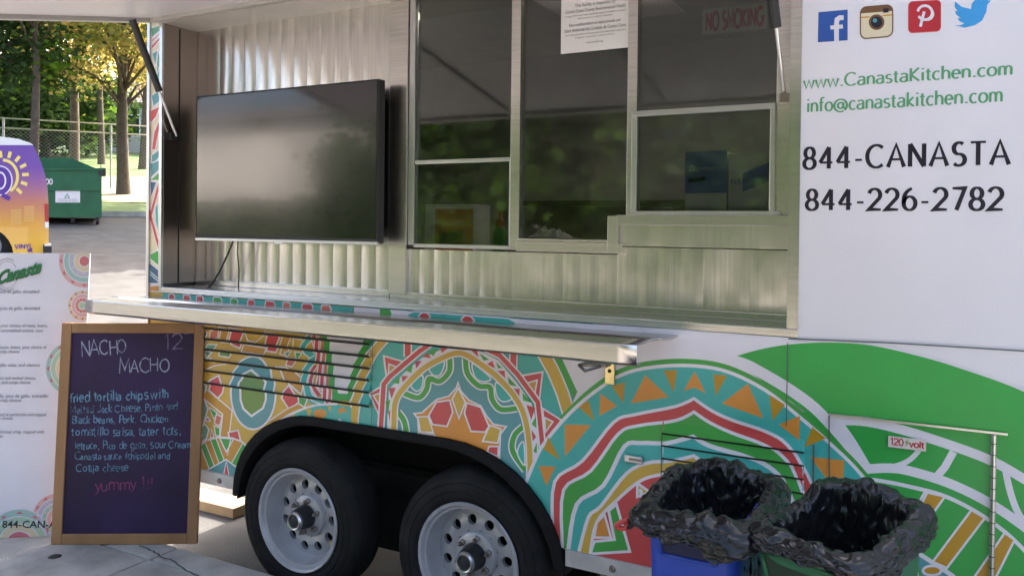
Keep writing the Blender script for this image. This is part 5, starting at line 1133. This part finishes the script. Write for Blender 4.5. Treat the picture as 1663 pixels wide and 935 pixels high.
def tree(name, base, h, crown_c, crown_r, nclump, nleaf, lsize, mix, label, trunk_r=.18, seed=0, group=None, clr=.6, low=0.35):
    """crown_c: height of crown centre; crown_r: (horizontal, vertical) radius"""
    rnd = random.Random(seed); e = empty(name, base, label, 'tree', group); base = Vector(base)
    mb = MB(); top = base + Vector((rnd.uniform(-.3, .3), rnd.uniform(-.3, .3), h * .8))
    pts = [base.lerp(top, t) + Vector((.12 * math.sin(t * 5 + seed), .12 * math.cos(t * 4 + seed), 0)) * t for t in (0, .1, .25, .45, .7, 1)]
    mb.tube([base - Vector((0, 0, .2))] + pts, [trunk_r * 1.5, trunk_r * 1.25, trunk_r, trunk_r * .9, trunk_r * .75, trunk_r * .5, trunk_r * .15], 10)
    cl = []; cc = base + Vector((0, 0, crown_c))
    for i in range(nclump):
        while True:
            v = Vector((rnd.uniform(-1, 1), rnd.uniform(-1, 1), rnd.uniform(-1, 1)))
            if .25 < v.length < 1: break
        c = cc + Vector((v.x * crown_r[0], v.y * crown_r[0], v.z * crown_r[1])); cl.append(c)
        if i % 2 == 0:
            s = base.lerp(top, min(.95, max(low, (c.z - base.z - 1.2) / (h * .8)))); m_ = s.lerp(c, .5) + Vector((0, 0, .25)); mb.tube([s, m_, c], [trunk_r * .32, trunk_r * .2, .015], 5)
    mb.build('trunk', BARK, e, smooth=True)
    lf = MB(); keys = list(mix.keys()); wts = list(mix.values())
    for c in cl:
        kk = rnd.choices(keys, wts)[0]; rr_ = clr * rnd.uniform(.6, 1.25)
        for j in range(nleaf // nclump):
            lf.use(LEAF[kk if rnd.random() < .75 else rnd.choices(keys, wts)[0]])
            d = Vector((rnd.gauss(0, .5), rnd.gauss(0, .5), rnd.gauss(0, .36))) * rr_; p = c + d
            a = Vector((rnd.uniform(-1, 1), rnd.uniform(-1, 1), rnd.uniform(-.6, .6))).normalized(); b = a.cross(Vector((rnd.uniform(-1, 1), rnd.uniform(-1, 1), rnd.uniform(-1, 1)))).normalized(); s = lsize * rnd.uniform(.6, 1.3)
            lf.add([p - a * s * .5, p + b * s * .32, p + a * s * .5, p - b * s * .32], [(0, 1, 2, 3)])
    me = bpy.data.meshes.new('crown'); me.from_pydata(lf.v, [], lf.f)
    for x in lf.mats: me.materials.append(x)
    me.polygons.foreach_set('material_index', lf.m); o = bpy.data.objects.new('crown', me); COL.objects.link(o); o.parent = e; o.location = -e.location; return e
def gb(px, py): p = gd(px, py); return (p.x, p.y, gz(p.x, p.y))
TG = 'trees on the lawn beyond the asphalt'
tree('park_tree', gb(201, 318), 8.5, 4.9, (2.6, 2.0), 60, 7500, .15, dict(yg=3, au=3, pa=3, or_=1), 'tree with yellowing autumn leaves and leaning trunk beside the food trailer', .16, 3, TG, .75)
tree('park_tree', gb(120, 300), 8.5, 5.2, (2.6, 1.9), 60, 7500, .16, dict(au=3, pa=3, yg=2), 'tan leaved autumn tree behind the green dumpster', .14, 8, TG, .75)
tree('park_tree', gb(52, 334), 8.5, 5.3, (1.5, 1.1), 22, 2600, .17, dict(yg=5, gr=2), 'bright yellow green tree above the parked van', .10, 12, TG, .7)
tree('park_tree', gb(-40, 322), 9.5, 3.9, (2.1, 1.5), 40, 5000, .18, dict(dk=5, gr=1), 'dark evergreen tree at the left edge behind the van', .22, 15, TG, .8)
tree('park_tree', gb(165, 268), 8, 6.2, (2.4, 1.6), 30, 2600, .2, dict(gr=2, yg=3, pa=2), 'slim green tree far back on the lawn', .13, 21, TG, .9)
tree('park_tree', gb(232, 276), 8.5, 5.4, (2.4, 2.0), 36, 3200, .2, dict(yg=2, or_=3, pa=2), 'orange leaved tree right beside the trailer corner, far back', .15, 25, TG, .9)
for i, (px, py) in enumerate(((-60, 258), (20, 258), (75, 256), (120, 254))):
    tree('background_tree', gb(px, py), 4.5, 2.2, (3.0, 1.7), 40, 2800, .34, dict(dk=6, gr=1), ['dark low tree, leftmost of the far row', 'dark low tree, second in the far row', 'dark low tree, third in the far row', 'dark low tree, rightmost of the far row'][i], .2, 40 + i, 'dark trees in the far row', 1.0)
for i, (x, y) in enumerate(((-13.3, 12.0), (-15.4, 13.6), (-17.4, 13.2))):  # added out of sight to throw tree shade over the asphalt
    tree('shade_tree', (x, y, gz(x, y)), 8, 5.4, (2.2, 1.6), 44, 5200, .24, dict(gr=4, yg=2), ['leafy green tree behind the trailer, nearest of three', 'leafy green tree behind the trailer, middle of three', 'leafy green tree behind the trailer, farthest of three'][i], .16, 80 + i, 'shade trees behind the trailer', .8)
# chain link fence
fz = [gd(-200, 305), gd(330, 309)]; fd = fz[1] - fz[0]; FL_ = Vector((fd.x, fd.y, 0)).length; fu = Vector((fd.x, fd.y, 0)).normalized(); FH = 1.0
za, zb_ = gz(fz[0].x, fz[0].y), gz(fz[1].x, fz[1].y)
def fpt(s, h): p = fz[0] + fu * s; p.z = gz(p.x, p.y) + h; return p
rt = A(120, 198, (fpt(FL_ * .6, 0) - CAM).dot(CF)); FH = max(1.2, rt.z - gz(rt.x, rt.y))
fe = empty('chain_link_fence', fpt(FL_ / 2, 0), 'grey chain link fence with two top rails on the lawn', 'fence')
GALV = mat('galvanised', (.42, .42, .42), .5, .6)
ns_ = int(FL_ / 2.0)
for i in range(ns_ + 1): s = FL_ * i / ns_; MB().tube([fpt(s, -.1), fpt(s, FH)], .03, 8).build('post', GALV, fe)
for h in (FH, FH - .26): MB().tube([fpt(FL_ * i / 12, h) for i in range(13)], .022, 6).build('rail', GALV, fe)
mbw = MB(); st = .11; k = 0
s = -FH
while s < FL_:
    for sg in (1, -1):
        a0 = (s, 0) if sg > 0 else (s + FH, 0); b0 = (s + FH, FH - .26) if sg > 0 else (s, FH - .26)
        if 0 <= a0[0] <= FL_ and 0 <= b0[0] <= FL_:
            a, b = fpt(a0[0], .02), fpt(b0[0], b0[1]); o_ = Vector((0, 0, .006)); mbw.poly([a, b, b + o_, a + o_])
    s += st
ow = mbw.build('wire_mesh', GALV, fe); ow['kind'] = 'stuff'
# small house far beyond the lawn
hq = gd(228, 250); HDp = (hq - CAM).dot(CF)
hs_ = empty('far_house', hq, 'small pale house with dark windows beyond the lawn', 'house'); hq = Vector((hq.x, hq.y, gz(hq.x, hq.y)))
HM, RM = mat('house_wall', (.50, .47, .42), .8), mat('house_roof', (.16, .13, .12), .8)
w0, hh = 7.0, 2.7
p0 = hq - HU * 3.2
MB().obox(p0, HU * w0, HF * 6, Vector((0, 0, hh))).build('wall', HM, hs_); MB().prism([p0 - HU * .3 - HF * .3 + ZD * hh, p0 - HU * .3 + HF * 6.3 + ZD * hh, p0 - HU * .3 + HF * 3 + ZD * (hh + 1.6)], HU * (w0 + .6)).build('roof', RM, hs_)
for k in (1.0, 2.4, 3.5, 5.2):
    wf_ = MB().obox(p0 + HU * k - HF * .03 + ZD * .9, HU * .8, HF * .03, ZD * 1.2).build('window', WHC, hs_); MB().obox(p0 + HU * (k + .07) - HF * .045 + ZD * .97, HU * .66, HF * .014, ZD * 1.06).build('pane', DARK, wf_)

# ================================================================ BEHIND THE CAMERA: what glass and steel mirror
STUC = mat('pale_stucco', (.60, .58, .57), .85, var=.08, vscale=.6)
bq = empty('pale_building', (-19, -19, 0), 'long pale stucco building across the lot, seen only mirrored in the steel and screen', 'building')  # invented out of view as the bright wall the screen mirrors
MB().box((-32, -25, 0), (-9.5, -19, 5.4)).build('wall', STUC, bq); MB().box((-32.4, -25.4, 5.41), (-9.1, -18.5, 5.75)).build('roof', RM, bq)
MB().box((-12.4, -18.99, 0), (-11.3, -18.93, 2.2)).build('door', RM, bq)
TB = 'trees across the lot, mirrored in the windows'
for i, (x, y, r) in enumerate(((-8.4, -11.5, 2.4), (-5.4, -10.5, 2.6), (-2.4, -11.5, 2.6), (.6, -10.8, 2.6), (3.8, -11.8, 2.8))):
    tree('lot_tree', (x, y, 0), 8.5, 4.0, (r, 3.8), 90, 9000, .26, dict(dk=5, gr=2), ['leafy green tree across the lot, mirrored leftmost in the windows', 'leafy green tree across the lot, mirrored second from left', 'leafy green tree across the lot, mirrored in the middle', 'leafy green tree across the lot, mirrored second from right', 'leafy green tree across the lot, mirrored rightmost'][i], .17, 60 + i, TB, 1.0)
HEDGE = 0

def hedge(name, x0, x1, y0, y1, h, label, seed, dens=500):
    rnd = random.Random(seed); e = empty(name, ((x0 + x1) / 2, (y0 + y1) / 2, 0), label, 'hedge', 'hedges across the lot'); lf = MB()
    for i in range(int((x1 - x0) * dens)):
        x, y = rnd.uniform(x0, x1), rnd.uniform(y0, y1); hh_ = h * (.86 + .2 * noise.noise((x * .8, seed, 0))); z = rnd.uniform(.05, hh_); lf.use(LEAF['dk' if rnd.random() < .7 else 'gr']); p = Vector((x, y, z))
        a = Vector((rnd.uniform(-1, 1), rnd.uniform(-1, 1), rnd.uniform(-.6, .6))).normalized(); b = a.cross(Vector((rnd.uniform(-1, 1), rnd.uniform(-1, 1), rnd.uniform(-1, 1)))).normalized(); s_ = rnd.uniform(.16, .32)
        lf.add([p - a * s_ * .5, p + b * s_ * .35, p + a * s_ * .5, p - b * s_ * .35], [(0, 1, 2, 3)])
    lf.build('foliage', None, e); w = MB()
    for k in range(int((x1 - x0) / .8)): xx = x0 + .4 + k * .8; w.tube([(xx, (y0 + y1) / 2, -.05), (xx + .1, (y0 + y1) / 2, h * .7)], [.04, .015], 6)
    w.build('stems', BARK, e)
hedge('clipped_hedge', -26, -15.4, -16.4, -15.2, 2.7, 'long dark hedge in front of the pale building, mirrored low in the screen', 5)  # unseen hedges, added so the lower screen mirrors something dark
hedge('clipped_hedge', -15.2, -9.0, -14.9, -13.7, 4.3, 'tall dark hedge beside the pale building, mirrored at the right of the screen', 6, 1500)
